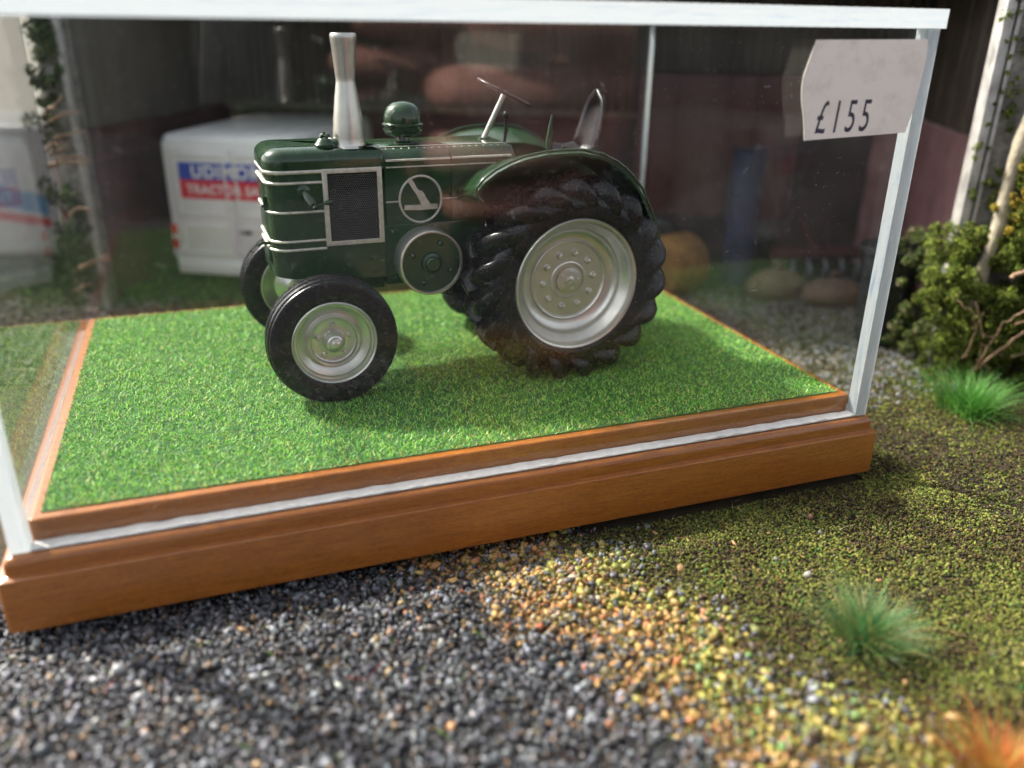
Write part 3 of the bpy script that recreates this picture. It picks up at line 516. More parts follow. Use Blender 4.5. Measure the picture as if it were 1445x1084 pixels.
# fenders
arc = [(7.97, 3.80), (7.86, 3.92), (7.84, 4.06), (7.98, 4.22), (8.21, 4.38), (8.50, 4.51), (8.80, 4.61), (9.20, 4.68), (9.62, 4.70), (10.0, 4.69), (10.40, 4.60), (10.75, 4.43), (11.05, 4.20), (11.32, 3.88), (11.52, 3.52), (11.70, 3.15), (11.79, 2.85)]
def fender(ya, yb):
    sa = smooth_open = arc; pts = []
    for i in range(len(arc)-1):
        for s_ in range(3): t = s_/3; pts.append((arc[i][0]*(1-t)+arc[i+1][0]*t, arc[i][1]*(1-t)+arc[i+1][1]*t))
    pts.append(arc[-1]); V = []; ns = 6; th = .05
    c = Vector((9.75, 2.4))
    ring = []
    for lay in (0, 1):
        for j in range(ns+1):
            t = j/ns; y = ya+(yb-ya)*t; drop = .07*(1-min(1, t*5))**2; sink = .26*t
            for (x, z) in pts:
                d = (c-Vector((x, z))).normalized(); o = drop*.6+(th if lay else 0); V.append(tl(x+d.x*o, y, z+d.y*o-drop*.3-sink))
    n = len(pts); F = []; L = (ns+1)*n
    for lay in (0, 1):
        for j in range(ns):
            for i in range(n-1): F.append(tuple(lay*L+q for q in (j*n+i, j*n+i+1, (j+1)*n+i+1, (j+1)*n+i)))
    for i in range(n-1): F += [(i, i+1, L+i+1, L+i), (ns*n+i, ns*n+i+1, L+ns*n+i+1, L+ns*n+i)]
    for j in range(ns): F += [(j*n, (j+1)*n, L+(j+1)*n, L+j*n), (j*n+n-1, (j+1)*n+n-1, L+(j+1)*n+n-1, L+j*n+n-1)]
    fo = MB().add(V, F).build('mudguard', 'green', tr, 50)
    poly = [(lambda q:(q.x,q.z))(tl(x, yb, z)) for x, z in [(a_, b_-.27) for a_, b_ in pts[::3]]]+[(lambda q:(q.x,q.z))(tl(11.2, yb, 2.0)), (lambda q:(q.x,q.z))(tl(8.6, yb, 2.2)), (lambda q:(q.x,q.z))(tl(8.1, yb, 3.2))]
    yy = yb-oy; s_ = 1 if yb > ya else -1
    MB().prism(poly, yy, yy+.05*s_).build('mudguard_side', 'green', fo, 30)
    MB().tube([tl(x, ya+.01*s_, z) for x, z in pts], .026, 8).build('rolled_edge', 'green', fo, 60)
fender(2.60, 3.93); fender(7.12, 5.85)
# wheels ----------------------------------------------------------
def copy_tree(o, parent, loc=None, rz=0):
    c = o.copy(); COL.objects.link(c); c.parent = parent
    if loc is not None: c.location = loc; c.rotation_euler = (0, 0, rz)
    for ch in list(o.children):
        d = ch.copy(); COL.objects.link(d); d.parent = c
    return c
def torus_tyre(R_, prof, n=72): return MB().lathe(prof, n, (0, 0, 0), 'Y', cap=False)
# rear wheel, outer face towards -Y, origin at hub centre (middle of the tyre)
RW = .58       # half width
rim_prof = [(1.335, -RW+.06), (1.365, -RW+.0), (1.33, -RW-.035), (1.29, -RW-.02), (1.265, -RW+.05), (1.235, -RW+.12), (1.12, -RW+.20), (1.09, -RW+.30), (1.05, -RW+.38), (.95, -RW+.43), (.86, -RW+.44), (.845, -RW+.40), (.82, -RW+.385), (.795, -RW+.40), (.78, -RW+.44), (.70, -RW+.445), (.42, -RW+.44), (.40, -RW+.40), (.37, -RW+.385), (.34, -RW+.39), (.32, -RW+.43), (.29, -RW+.43), (.27, -RW+.37), (.18, -RW+.355), (.10, -RW+.35), (.09, -RW+.31), (.05, -RW+.30), (.04, -RW+.34), (0, -RW+.34)]
rw = MB().lathe(rim_prof, 72, (0, 0, 0), 'Y', cap=False).lathe([(1.33, -RW+.06), (1.30, .0), (1.33, RW-.06), (1.0, RW-.2), (.4, RW-.25), (0, RW-.25)], 40, (0, 0, 0), 'Y', cap=False).build('rear_wheel', 'silver', tr, 40)
ty = [(1.345, -RW-.0), (1.39, -RW-.045), (1.46, -RW-.05), (1.55, -RW-.055), (1.66, -RW-.06), (1.74, -RW-.02), (1.83, -RW+.07), (1.88, -RW+.20), (1.91, -RW+.38), (1.92, 0)]
ty = ty+[(r_, -a) for r_, a in ty[-2::-1]]
tyr = MB().lathe(ty, 88, (0, 0, 0), 'Y', cap=False).build('tyre', 'rubber', rw, 60)
for i in range(10): t = 2*PI*(i+.25)/10; MB().lathe([(.072, .445-RW), (.068, .40-RW), (.045, .36-RW), (.0, .35-RW)], 10, (.565*math.cos(t), 0, .565*math.sin(t)), 'Y').build('wheel_nut', 'silver', rw, 40)
for i in range(5): t = 2*PI*(i+.1)/5; MB().lathe([(.030, .37-RW), (.028, .335-RW), (0, .33-RW)], 8, (.19*math.cos(t), 0, .19*math.sin(t)), 'Y').build('hub_bolt', 'silver', rw, 40)
NL = 19
def lug(side):      # side -1: outer, +1: inner. a bar from tread centre curving over the shoulder down the side wall
    path = []     # (radius, y, angle, half width, height)
    K = [(1.92, -.02, .00, .13, .21), (1.92, -.16, .035, .155, .235), (1.92, -.30, .075, .18, .25), (1.90, -.42, .125, .20, .25), (1.84, -.50, .18, .21, .23), (1.76, -.56, .235, .205, .18), (1.68, -.60, .28, .185, .115), (1.62, -.625, .32, .15, .045), (1.56, -.625, .345, .12, .002)]
    V = []
    for i, (r_, y, th, hw, hh) in enumerate(K):
        y = -y*side if side > 0 else y
        # surface normal in the (r, y) plane
        a = K[max(0, i-1)]; b = K[min(len(K)-1, i+1)]; tr_, ty_ = b[0]-a[0], (b[1]-a[1]); L = math.hypot(tr_, ty_); nr, ny_ = -ty_/L, tr_/L
        if nr < 0: nr, ny_ = -nr, -ny_
        if side > 0: ny_ = -ny_
        for (w_, h_) in [(-1.30, -.03), (-1.0, .22*hh), (-.55, .62*hh), (.0, .92*hh), (.48, hh), (.80, .84*hh), (1.02, -.03)]:
            an = th+w_*hw/r_; rr = r_+nr*h_; yy = y+ny_*h_; V.append((-rr*math.cos(an), yy, rr*math.sin(an)))
    n = 7; F = [(j*n+i, j*n+i+1, (j+1)*n+i+1, (j+1)*n+i) for j in range(len(K)-1) for i in range(n-1)]+[tuple(range(n)), tuple((len(K)-1)*n+i for i in range(n))]
    return MB().add(V, F).mesh('lug', 55)
lm = {s_: lug(s_) for s_ in (-1, 1)}
for s_ in (-1, 1):
    lm[s_].materials.append(M['rubber'])
    for i in range(NL): o = bpy.data.objects.new('lug', lm[s_]); COL.objects.link(o); o.parent = rw; o.rotation_euler = (0, 2*PI*(i+(.5 if s_ > 0 else 0))/NL, 0)
rw.location = tl(9.92, 2.49+RW+.03, 2.04); rw.rotation_euler = (0, R(4), 0)
c = copy_tree(rw, tr, tl(9.85, 6.55, 2.08), PI)
# front wheel
FW = .28; fp = [(.80, -FW+.06), (.825, -FW-.01), (.80, -FW-.035), (.775, -FW-.01), (.755, -FW+.05), (.72, -FW+.06), (.70, -FW+.10), (.62, -FW+.13), (.55, -FW+.17), (.52, -FW+.13), (.49, -FW+.075), (.455, -FW+.085), (.435, -FW+.15), (.40, -FW+.17), (.22, -FW+.15), (.205, -FW+.06), (.17, -FW+.03), (.155, -FW-.03), (.125, -FW-.05), (.115, -FW-.09), (.085, -FW-.10), (.08, -FW-.14), (.05, -FW-.155), (0, -FW-.16)]
fw = MB().lathe(fp, 64, (0, 0, 0), 'Y', cap=False).lathe([(.80, -FW+.06), (.78, 0), (.80, FW-.06), (.825, FW), (.79, FW+.01), (.75, FW-.04), (.5, FW-.16), (.3, FW-.10), (.2, FW), (0, FW)], 40, (0, 0, 0), 'Y', cap=False).build('front_wheel', 'silver', tr, 40)
tp = [(.805, -FW), (.84, -FW-.03), (1.0, -FW-.035), (1.15, -FW-.035), (1.205, -FW-.01), (1.215, -FW+.02), (1.20, -FW+.05), (1.24, -FW+.075), (1.25, -FW+.12), (1.25, -FW+.17), (1.225, -FW+.19), (1.225, -FW+.21), (1.258, -FW+.23), (1.262, 0)]
tp = tp+[(r_, -a) for r_, a in tp[-2::-1]]; MB().lathe(tp, 88, (0, 0, 0), 'Y', cap=False).build('tyre', 'rubber', fw, 40)
for i in range(5): t = 2*PI*(i+.25)/5; MB().lathe([(.05, .16-FW), (.047, .10-FW), (.028, .075-FW), (0, .07-FW)], 8, (.31*math.cos(t), 0, .315*math.sin(t)), 'Y').build('wheel_nut', 'silver', fw, 40)
fw.location = tl(5.06, 2.78+FW+.02, 1.245)
c = copy_tree(fw, tr, tl(4.84, 7.10, 1.245), PI+R(-2))
mb = MB().tube([tl(5.0, 3.3, 1.25), tl(5.0, 4.0, 1.45), tl(4.95, 4.9, 1.55), tl(4.9, 6.0, 1.45), tl(4.88, 6.9, 1.25)], [.09, .12, .14, .12, .09], 12).box(Lx(4.75), Lx(5.15), -.3, .3, 1.5, 1.95).build('front_axle', 'green', tr, 40, .02)
MB().tube([tl(4.95, 5.6, 1.6), tl(4.8, 6.0, 1.75), tl(4.75, 6.5, 1.6)], .05, 8).tube([tl(4.7, 5.9, 1.75), tl(4.85, 5.95, 1.95)], .06, 8).build('steering_arm', 'green', tr, 50)
MB().tube([tl(9.9, 3.2, 2.08), tl(9.88, 6.6, 2.08)], .3, 20).build('rear_axle', 'green', tr, 50)
MB().box(Lx(11.0), Lx(11.9), -.12, .12, 1.25, 1.4).build('drawbar', 'green', tr, 30, .03)

# ------------------------------------------------------------------ van behind the case
VA = R(-29); van = empty('toy_van', (1.85, 18.3, GZ), VA); tag(van, 'white toy delivery van with blue and red sign parked behind the case', 'van')
vw, vh, vl = 4.85, 5.05, 10.5
def vsec(y, inset, top, bot): return plan(inset, vw-inset, bot, top, .38, .38, n=5)
V = []; F = []; st = [(0.10, .10, vh-.16, .55), (.0, .17, vh-.26, .62), (.22, .02, vh-.03, .5), (3, 0, vh, .45), (7.6, 0, vh, .45), (8.6, .25, vh-.5, .45), (9.4, .2, 3.3, .5), (vl, .3, 2.3, .5)]
st = [(.0, .13, vh-.20, .55), (.10, .05, vh-.08, .48), (.28, .0, vh, .42), (7.2, 0, vh, .42), (8.2, .2, vh-.3, .42), (9.0, .2, 3.2, .42), (vl, .3, 2.2, .5)]
for (y, ins, top, bot) in st:
    V += [(x, y, z) for x, z in plan(ins, vw-ins, bot, top, .30, .30, n=5)]
per = 24; F = [(j*per+i, j*per+(i+1) % per, (j+1)*per+(i+1) % per, (j+1)*per+i) for j in range(len(st)-1) for i in range(per)]+[tuple(range(per)), tuple((len(st)-1)*per+i for i in range(per))]
vb = MB().add(V, F).build('van_body', 'van', van, 40)
for (a, b) in [(.34, vw/2-.02), (vw/2+.02, vw-.34)]:
    dr = MB().box(a, b, -.05, .02, .95, vh-.42).build('rear_door', 'van', van, 30, .03)
    frame(a+.15, b-.12, 2.45, vh-.60, .07, -.05, .05).build('door_moulding', 'van', dr, 30, .02)
    frame(a+.18, b-.25, 1.15, 2.10, .07, -.05, .05).build('door_moulding', 'van', dr, 30, .02)
    MB().box(a, a+.12, -.10, -.03, 1.2, 1.35).box(b-.12, b, -.1, -.03, 3.9, 4.0).build('door_hinge', 'van', dr, 30, .01)
MB().box(vw/2+.12, vw/2+.55, -.09, -.04, 1.86, 1.98).build('door_handle', 'gap', van, 30, .01)
MB().box(.2, vw-.2, -.16, .1, .42, .90).build('bumper', 'van', van, 30, .08)
for x in (.05, vw-.27):
    MB().box(x, x+.22, -.06, .2, 1.75, 2.10).box(x, x+.22, -.065, .2, 1.25, 1.60).build('tail_light', 'tail', van, 30, .03); MB().box(x+.01, x+.21, -.055, .2, 1.60, 1.75).box(x, x+.21, -.06, .2, 1.0, 1.25).build('reversing_light', 'clear', van, 30, .02)
sx0, sx1 = .62, vw-.62
MB().box(sx0, sx1, -.062, -.05, 3.62, 4.18).build('blue_sign_band', 'blue', van, 0); MB().box(sx0, sx1, -.062, -.05, 3.00, 3.616).build('red_sign_band', 'red', van, 0)
text_mesh('sign_text', 'UDIMORE', .56, 'white', van, Matrix.Translation((vw/2, -.066, 3.70)) @ FRONT, .002, .018, 0, 1.02, 'CENTER', 1.12)
text_mesh('sign_text', 'TRACTOR SALES', .41, 'white', van, Matrix.Translation((vw/2, -.066, 3.17)) @ FRONT, .002, .012, 0, .97, 'CENTER', 1.08)
for i in range(7): x = .55+i*.62; MB().box(x, x+.12, .5, 7.0, vh-.01, vh+.05).build('roof_rib', 'van', van, 30, .02)
for (x, y) in [(.05, 1.9), (vw-.45, 1.9), (.05, 8.3), (vw-.45, 8.3)]:
    wh = MB().lathe([(.3, 0), (.62, 0), (.68, .05), (.68, .35), (.62, .4), (.3, .4)], 28, (x+.2, y, .66), 'X').build('wheel', 'rubber', van, 40)
MB().box(.2, vw-.2, .3, vl-.3, .35, .6).build('underbody', 'gap', van, 0)
MB().box(.6, vw-.6, 8.3, 9.0, 3.4, 4.6).build('windscreen', 'glassdark', van, 0)

def copy_deep(o, parent=None):
    c = o.copy(); COL.objects.link(c); c.parent = parent
    for ch in list(o.children): copy_deep(ch, c)
    return c
v2 = van.copy(); COL.objects.link(v2); v2.location = (-1.75, 21.6, GZ); v2.rotation_euler = (0, 0, R(76)); tag(v2, 'second white toy van with slanting blue side stripe left of the barn post', 'van')
for ch in list(van.children):
    if not ch.name.startswith(('sign_text', 'blue_sign', 'red_sign')): copy_deep(ch, v2)
MB().prism([(.5, 2.6), (3.2, 3.3), (9, 3.6), (9, 2.9), (3.2, 2.5), (.5, 1.9)], -.012, .05, 'YZ').build('side_stripe', 'lblue', v2, 0)
MB().prism([(.5, 1.8), (3.2, 2.3), (9, 2.6), (9, 2.3), (3.2, 1.95), (.5, 1.5)], -.012, .05, 'YZ').build('side_stripe', 'red', v2, 0)
# ------------------------------------------------------------------ barn the yard belongs to
BA = math.atan2(-.47939, .8776); barn = empty('model_barn', (-1.2, 16.6, GZ), BA)
tag(barn, 'open fronted model barn with pink brick and dark corrugated walls behind the case', 'barn')
bz = lambda z: z-GZ
DB, SL, SR, HT = 10.6, .6, 27.3, 9.9
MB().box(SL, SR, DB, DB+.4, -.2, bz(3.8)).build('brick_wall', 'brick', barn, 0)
def corrugated(x0, x1, y, z0, z1, pitch=.36, amp=.09, axis='x'):
    n = int((x1-x0)/pitch*8); V = []
    for lay, oy_ in ((0, 0), (1, .05)):
        for z in (z0, z1):
            for i in range(n+1): x = x0+(x1-x0)*i/n; yy = y+amp*math.sin(2*PI*(x-x0)/pitch)+oy_; V.append((x, yy, z) if axis == 'x' else (yy, x, z))
    m_ = n+1; F = [(i, i+1, m_+i+1, m_+i) for i in range(n)]+[(2*m_+i, 2*m_+i+1, 3*m_+i+1, 3*m_+i) for i in range(n)]+[(i, i+1, 2*m_+i+1, 2*m_+i) for i in range(n)]+[(m_+i, m_+i+1, 3*m_+i+1, 3*m_+i) for i in range(n)]
    return MB().add(V, F)
for i in range(6):
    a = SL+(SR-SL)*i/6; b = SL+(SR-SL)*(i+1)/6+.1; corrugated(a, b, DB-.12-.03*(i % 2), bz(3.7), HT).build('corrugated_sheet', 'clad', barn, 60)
MB().box(SL, SR, DB-.25, DB+.0, bz(3.62), bz(3.85)).build('sheeting_rail', 'board', barn, 0)
# right side wall: pink brick below, boards above
MB().box(SR-.0, SR+.4, .6, DB+.4, -.2, bz(3.9)).build('side_wall', 'pink', barn, 0)
MB().box(26.0, SR, DB-.14, DB-.0, -.1, bz(3.6)).build('pink_patch', 'pink', barn, 0)
for i in range(13): y = .55+i*.76; MB().box(SR-.06+.05*(i % 2), SR+.14, y, y+.70, bz(3.95), HT).build('wall_board', 'board', barn, 30, .03)
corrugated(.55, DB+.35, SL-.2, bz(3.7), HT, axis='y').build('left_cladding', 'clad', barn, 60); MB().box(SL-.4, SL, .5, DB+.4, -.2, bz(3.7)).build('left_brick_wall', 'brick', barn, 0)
MB().box(SL-.4, SR+4.4, 3.6, DB+.6, HT, HT+.3).build('added_shade_roof', 'clad', barn, 0)  # roof above the view, added and set back to darken only the interior
# front posts
MB().box(.45, 1.15, -.25, .5, -.2, HT).build('front_post', 'conc', barn, 30, .04); MB().box(1.16, 1.34, -.30, -.12, 0, HT).build('post_angle', 'steel', barn, 30, .02)
MB().box(26.02, 31.5, -.30, .35, -.2, HT).build('front_post', 'conc', barn, 30, .05)
MB().box(25.78, 26.01, -.42, .2, 0, HT).box(26.07, 26.17, -.42, -.31, 0, HT).build('post_angle', 'steel', barn, 30, .03)
# things standing inside the barn, right of the van
def barnp(s_, d): return (-1.2+.8776*s_+.4794*d, 16.6-.4794*s_+.8776*d)
x, y = barnp(18.9, 5.2); o = empty('straw_bale', (x, y, GZ), .3); tag(o, 'round golden brown straw bale lying on the barn floor beside the rear tyre', 'straw bale'); MB().lathe([(0, -.8), (.9, -.8), (1.05, -.65), (1.05, .65), (.9, .8), (0, .8)], 28, (0, 0, 1.0), 'X').build('bale', 'amber', o, 50)
x, y = barnp(21.2, 6.8)
o = empty('oil_drum', (x, y, GZ)); tag(o, 'tall dark blue drum standing in the barn', 'drum'); dm_ = MB().lathe([(0, 0), (.55, 0), (.58, .1), (.55, .15), (.55, 1.5), (.60, 1.55), (.60, 1.65), (.55, 1.7), (.55, 3.0), (.60, 3.05), (.6, 3.15), (.55, 3.2), (.55, 4.6), (.58, 4.7), (0, 4.7)], 28, (0, 0, 0), 'Z').build('drum_shell', 'bluep', o, 40); MB().lathe([(.08, 4.7), (.08, 4.8), (0, 4.8)], 10, (.3, 0, 0), 'Z').build('drum_bung', 'grey', dm_)
x, y = barnp(17.4, 8.8); o = empty('red_trailer', (x, y, GZ), BA); tag(o, 'tall dark red farm trailer parked against the barn back wall', 'trailer')
MB().box(-.1, 5.6, -.4, 1.2, 2.0, 7.0).build('trailer_body', 'redp', o, 30, .1)
for i in range(6): MB().box(.2+i*.95, .35+i*.95, -.5, -.38, 2.1, 6.9).build('trailer_rib', 'redp', o, 30, .03)
for q in (.8, 4.4): MB().lathe([(0, 0), (.8, 0), (.95, .1), (.95, .5), (0, .5)], 28, (q, -.6, 1.0), 'Y').build('trailer_wheel', 'rubber', o, 40)
x, y = barnp(23.8, 6.6); o = empty('red_cultivator', (x, y, GZ), BA+.3); tag(o, 'low dark red farm implement with tines on the barn floor', 'farm implement')
MB().tube([(-1.6, 0, 1.3), (1.6, 0, 1.3)], .2, 10).tube([(-1.2, .9, 1.2), (1.4, .9, 1.2)], .18, 10).tube([(0, 0, 1.3), (0, 1.4, 2.2)], .15, 8).build('implement_frame', 'redp', o, 40)
for i in range(6): q = -1.5+i*.6; MB().tube([(q, 0, 1.3), (q, -.3, .8), (q+.05, 0, .3), (q, .25, .05)], .09, 8).build('tine', 'grey', o, 50)
for i, (s_, d, hh) in enumerate([(22.4, 5.4, .9), (24.2, 5.0, .8)]):
    x, y = barnp(s_, d); o = MB().lathe([(0, 0), (.7, .02), (.95, .25), (.9, .6), (.5, hh), (.12, hh+.1), (.2, hh+.3), (0, hh+.3)], 20, (0, 0, 0), 'Z').build('sack', 'tan', None, 60, loc=(x, y, GZ)); o.scale = (1.2, .8, 1)
    tag(o, ['tan sack slumped in front of the dark blue drum', 'tan sack slumped in front of the red implement'][i], 'sack', 'sacks on the barn floor')
x, y = barnp(24.9, 1.5); o = empty('black_water_butt', (x, y, GZ)); tag(o, 'squat black tub beside the right barn post', 'tub'); MB().lathe([(0, 0), (.7, 0), (.85, 2.6), (.95, 2.7), (.95, 2.85), (.8, 2.85), (.78, 2.5), (0, 2.5)], 28, (0, 0, 0), 'Z').build('tub_shell', 'dark', o, 40)

# pale wall far to the left
o = empty('cream_wall', (1.6, 24.2, GZ), R(-60)); tag(o, 'pale cream plastered wall beyond the left end of the barn', 'wall'); MB().box(-60, 0, 0, .8, -.2, 24).build('wall_face', 'cream', o, 0); MB().box(-60, .1, -.15, .95, 24, 24.5).build('coping', 'conc', o, 0)

# ------------------------------------------------------------------ plants
def foliage(centres, rad, per, cols, wts, size=(.03, .06), mat='flock'):
    n = len(centres)*per; c = np.repeat(np.asarray(centres), per, 0); rr = np.repeat(np.asarray(rad), per)
    d = rng.normal(size=(n, 3)); d /= np.linalg.norm(d, axis=1)[:, None]; P = c+d*(rr*rng.random(n)**.35)[:, None]
    cl_c = np.repeat(rng.uniform(.55, 1.35, len(centres)), per); col = np.clip(palette(n, cols, wts, .25)*cl_c[:, None], 0, 1)
    return P, rng.uniform(size[0], size[1], n), col
def plant_mass(name, label, cat, centres, rad, per, cols, wts, size, loc, group=None):
    root = empty(name, loc); tag(root, label, cat, group); P, s_, c_ = foliage(centres, rad, per, cols, wts, size)
    o = scatter('foliage', P-np.array(loc), s_, base_tetra(), c_, 'flock', .3, (1.2, 1, .5)); o.parent = root; tag(o, kind='stuff'); return root
GREENS = [(.17, .24, .03), (.27, .33, .045), (.08, .13, .02), (.36, .38, .08), (.045, .06, .015)]
def bpt(s_, d, z): x, y = barnp(s_, d); return (x, y, z)
# big ivy on the right post
C1 = []; R1 = []
for i in range(860):
    s_ = random.uniform(25.0, 29.8); z = random.uniform(-1.5, 4.3)
    lim = 25.5 if z < .0 else (25.0 if z < 2.3 else 26.9)
    if s_ < lim+random.uniform(-.2, .6): continue
    if z > 2.6 and random.random() < .3: continue
    if z > .8 and 26.25 < s_ < 26.8 and random.random() < .8: continue
    d = random.uniform(-1.8, -.35) if z < 1.4 else random.uniform(-1.25, -.35)
    C1.append(bpt(s_, d, z)); R1.append(random.uniform(.10, .28))
ivy = plant_mass('ivy_bush', 'bright green mossy ivy climbing the pale right hand barn post', 'shrub', C1, R1, 120, GREENS, [20, 16, 14, 6, 10], (.022, .05), bpt(27.6, -1, GZ))
def twig(root, pts, r0, r1):
    P = [Vector(p)-root.location for p in pts]; out = []
    for i in range(len(P)-1):
        for s_ in range(5): t = s_/5; out.append(P[i].lerp(P[i+1], t)+Vector([random.uniform(-.05, .05) for _ in range(3)]))
    out.append(P[-1]); n = len(out); MB().tube(out, [r0+(r1-r0)*i/n for i in range(n)], 7).build('twig', 'twig', root, 70)
twig(ivy, [bpt(26.6, -2.1, 1.35), bpt(27.2, -2.1, 1.75), bpt(27.9, -2.0, 2.0), bpt(28.8, -1.9, 2.1)], .06, .04)
twig(ivy, [bpt(26.3, -2.0, -1.1), bpt(26.9, -2.1, -.3), bpt(27.6, -2.1, .4), bpt(27.7, -2.1, .9), bpt(27.5, -2.0, 1.7)], .035, .05)
twig(ivy, [bpt(26.2, -2.0, -1.3), bpt(26.8, -2.0, .2), bpt(27.3, -2.0, .7), bpt(27.6, -2.1, .9)], .02, .03)
twig(ivy, [bpt(27.7, -2.1, .9), bpt(27.9, -2.1, 1.5), bpt(27.95, -2.0, 2.0)], .03, .025)
twig(ivy, [bpt(27.7, -2.1, .75), bpt(28.3, -2.1, .4), bpt(28.9, -1.9, .2)], .025, .02)
for i in range(9): a = random.uniform(25.6, 29); z = random.uniform(-1.5, .6); twig(ivy, [bpt(a, -2.1, z), bpt(a+random.uniform(-.8, .8), -2.25, z+random.uniform(-.1, .8)), bpt(a+random.uniform(-1.2, 1.2), -2.0, z+random.uniform(-.4, 1.2))], .018, .010)
# thick pale stem climbing beside the angle
st_ = empty('climbing_stem', bpt(26.6, -.55, GZ)); tag(st_, 'thick pale bare climber stem against the right barn post', 'stem')
pts = [Vector(bpt(26.42+.026*i+.04*math.sin(i), -.62, -1.6+i*.5))-st_.location for i in range(21)]; MB().tube(pts, [.17+.03*math.sin(i*1.7) for i in range(21)], 12).build('bark', 'stem', st_, 70)
# yellow-brown lichen clumps and specks higher up
C2 = [bpt(27.1+random.gauss(0, .3), random.uniform(-1.1, -.5), random.uniform(2.3, 3.9)) for _ in range(55)]
plant_mass('lichen_clump', 'mustard yellow lichen clump on the pale climber stem', 'lichen', C2, [random.uniform(.08, .2) for _ in C2], 90, [(.42, .30, .03), (.30, .22, .03), (.20, .20, .03)], [4, 3, 2], (.02, .045), bpt(28, -.8, GZ))
C3 = [bpt(random.uniform(25.7, 26.5) if random.random() < .7 else random.uniform(25.8, 28), -.42, random.uniform(-.5, 9)) for _ in range(110)]
plant_mass('moss_specks', 'small green moss tufts clinging to the upper right barn post', 'moss', C3, [random.uniform(.04, .13) for _ in C3], 40, GREENS, [10, 8, 14, 6, 8], (.015, .035), bpt(26.6, -.4, GZ))
# creeper low on barn inner right corner
C4 = [bpt(random.uniform(24.9, 26.6), random.uniform(-.2, 1.8), random.uniform(-1.5, 1.6) if random.random() < .5 else random.uniform(-1.5, -.4)) for _ in range(120)]
plant_mass('dark_creeper', 'blurred green creeper between the pink wall and the right barn post', 'creeper', C4, [random.uniform(.12, .3) for _ in C4], 70, [(.10, .15, .03), (.20, .24, .06), (.24, .2, .12), (.05, .10, .03)], [4, 4, 2, 2], (.03, .07), bpt(25.6, 1, GZ))
# creeper on left post
C5 = [bpt(random.gauss(.72, .20), random.uniform(-.8, .4), z) for z in [random.uniform(-1.6, 8) for _ in range(190)] if random.random() < (.95 if z < 1.8 or z > 4.6 else .45)]
lc = plant_mass('left_creeper', 'dark green creeper with brown twigs climbing the left barn post', 'creeper', C5, [random.uniform(.12, .3) for _ in C5], 70, [(.05, .11, .03), (.10, .16, .03), (.16, .13, .05), (.03, .05, .02)], [4, 3, 2, 3], (.03, .07), bpt(.1, -.4, GZ))
for i in range(12): z = random.uniform(-1.2, 5); a = random.uniform(.5, 1.0); twig(lc, [bpt(a, -.8, z), bpt(a+.5, -.95, z+.25), bpt(a+random.uniform(.7, 1.4), -.9, z+random.uniform(.1, .6))], .05, .02)
# grass tufts
def tuft(name, label, loc, n, h, spread, cols, wts, lean=(.2, 1.4), group=None, wd=.018):
    root = empty(name, loc); tag(root, label, 'grass tuft', group)
    P = np.column_stack([rng.normal(0, spread, (n, 2)), np.zeros(n)]); d = P.copy(); d[:, :2] += rng.normal(0, spread*.4, (n, 2)); nn = np.linalg.norm(d, axis=1)[:, None]; d /= nn
    V, F, C_ = blades(P, rng.uniform(.6, 1.0, n)*h, np.clip(nn[:, 0]/spread*.55, *lean), rng.uniform(.6, 1.3, n)*wd, palette(n, cols, wts, .25), 4, .25, d)
    o = link('blades', fast_mesh('blades', V, F, C_), 'fibre', root); tag(o, kind='stuff')
tuft('grass_tuft', 'dark green spiky grass tuft on open moss in front of the case corner', (11.62, -4.75, GZ), 1000, .74, .17, [(.05, .20, .06), (.10, .30, .10), (.34, .38, .13), (.02, .09, .03), (.4, .3, .12)], [5, 5, 6, 3, 3], lean=(.1, 1.15), group='grass tufts')
tuft('grass_tuft', 'bright green long bladed grass tuft at the foot of the ivy', (19.9, 1.25, GZ), 700, 1.05, .28, [(.10, .30, .05), (.18, .42, .08), (.05, .18, .03)], [4, 4, 2], lean=(.3, 1.9), group='grass tufts', wd=.025)
tuft('grass_tuft', 'red and orange autumn coloured grass tuft at the bottom right corner', (11.4, -7.45, GZ), 900, .62, .2, [(.55, .09, .03), (.65, .28, .06), (.30, .38, .08), (.60, .42, .12)], [5, 4, 4, 2], group='grass tufts')


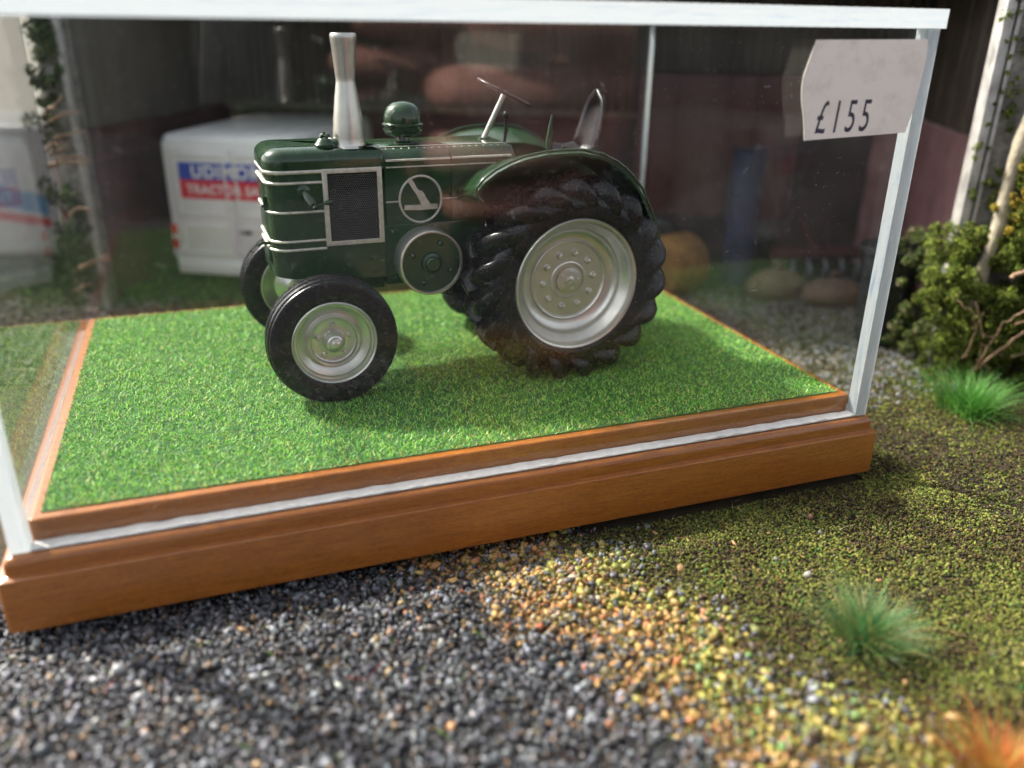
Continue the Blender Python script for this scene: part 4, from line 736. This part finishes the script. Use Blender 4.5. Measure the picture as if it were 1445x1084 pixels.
# ------------------------------------------------------------------ the photographer's hand and phone (seen mirrored in the front panel)
CAMP = Vector((3.0538, -12.5206, 6.8854)); H = lambda r_, u_, d_: CAMP+_r*r_+_u*u_+_f*d_
def frame_box(name, mat, r0, r1, u0, u1, d0, d1, parent=None, bevel=.3):
    mb = MB().box(0, r1-r0, 0, u1-u0, 0, d1-d0); o_ = H(r0, u0, d0); mb.v = [tuple(o_+_r*x+_u*y+_f*z-(parent.location if parent else Vector())) for x, y, z in mb.v]; return mb.build(name, mat, parent, 40, bevel, 3)
ph = empty('phone', H(6, -5.6, -.5)); tag(ph, 'slim dark smartphone held in front of the case', 'phone')
frame_box('phone_body', 'dark', -1.4, 13.4, -6.2, 1.3, -1.05, -.25, ph)
frame_box('camera_island', 'grey', .6, 3.2, -2.4, .9, -.25, -.12, ph, .05)
me = bpy.data.meshes.new('person'); vs = []; es = []; rad = []
def jv(p, r_): vs.append(p); rad.append(r_); return len(vs)-1
elbow = jv((33, -38, 2), (3.6, 3.6)); fore = jv(H(22, -13, -6), (2.9, 2.7)); wrist = jv(H(17.6, -7.2, -2.0), (2.1, 1.5)); palm = jv(H(15.8, -3.4, -.5), (2.8, 1.9))
es += [(elbow, fore), (fore, wrist), (wrist, palm)]
for (u0, L, s0) in [(.3, 1.0, 1.5), (-2.0, 1.15, 1.0), (-4.3, 1.08, .4), (-6.4, .88, -.2)]:
    k0 = jv(H(14.9, u0-.3, .55), (1.2, 1.1)); k1 = jv(H(14.6-2.9*L, u0, 1.15), (1.1, 1.0)); k2 = jv(H(14.6-4.9*L, u0+.15, 1.1), (1.0, .9)); k3 = jv(H(14.6-6.4*L, u0+.2, .85), (.85, .75)); es += [(palm, k0), (k0, k1), (k1, k2), (k2, k3)]
t0 = jv(H(15.4, -1.6, -1.9), (1.1, 1.0)); t1 = jv(H(13.2, -.2, -2.2), (.95, .9)); t2 = jv(H(11.2, .3, -1.95), (.8, .7)); es += [(palm, t0), (t0, t1), (t1, t2)]
me.from_pydata([tuple(v) for v in vs], es, []); per_ = link('person', me, 'skin'); tag(per_, 'bare right hand of a person in a dark sleeve holding up the phone', 'person')
md = per_.modifiers.new('skin', 'SKIN'); md.use_smooth_shade = True
for i, sv in enumerate(me.skin_vertices[0].data): sv.radius = rad[i]; sv.use_root = (i == elbow)
per_.modifiers.new('sub', 'SUBSURF').levels = 1; per_.modifiers['sub'].render_levels = 2
MB().tube([(34, -39, 1.9), (33, -38, 2), tuple(H(22.2, -13.3, -6.1)), tuple(H(20.5, -11, -4.6))], [5.2, 4.6, 3.6, 3.1], 20).build('sleeve', 'cloth', per_, 60)

# ------------------------------------------------------------------ render
sc.render.engine = 'CYCLES'
sc.cycles.max_bounces = 8; sc.cycles.diffuse_bounces = 3; sc.cycles.transparent_max_bounces = 20; sc.cycles.glossy_bounces = 5
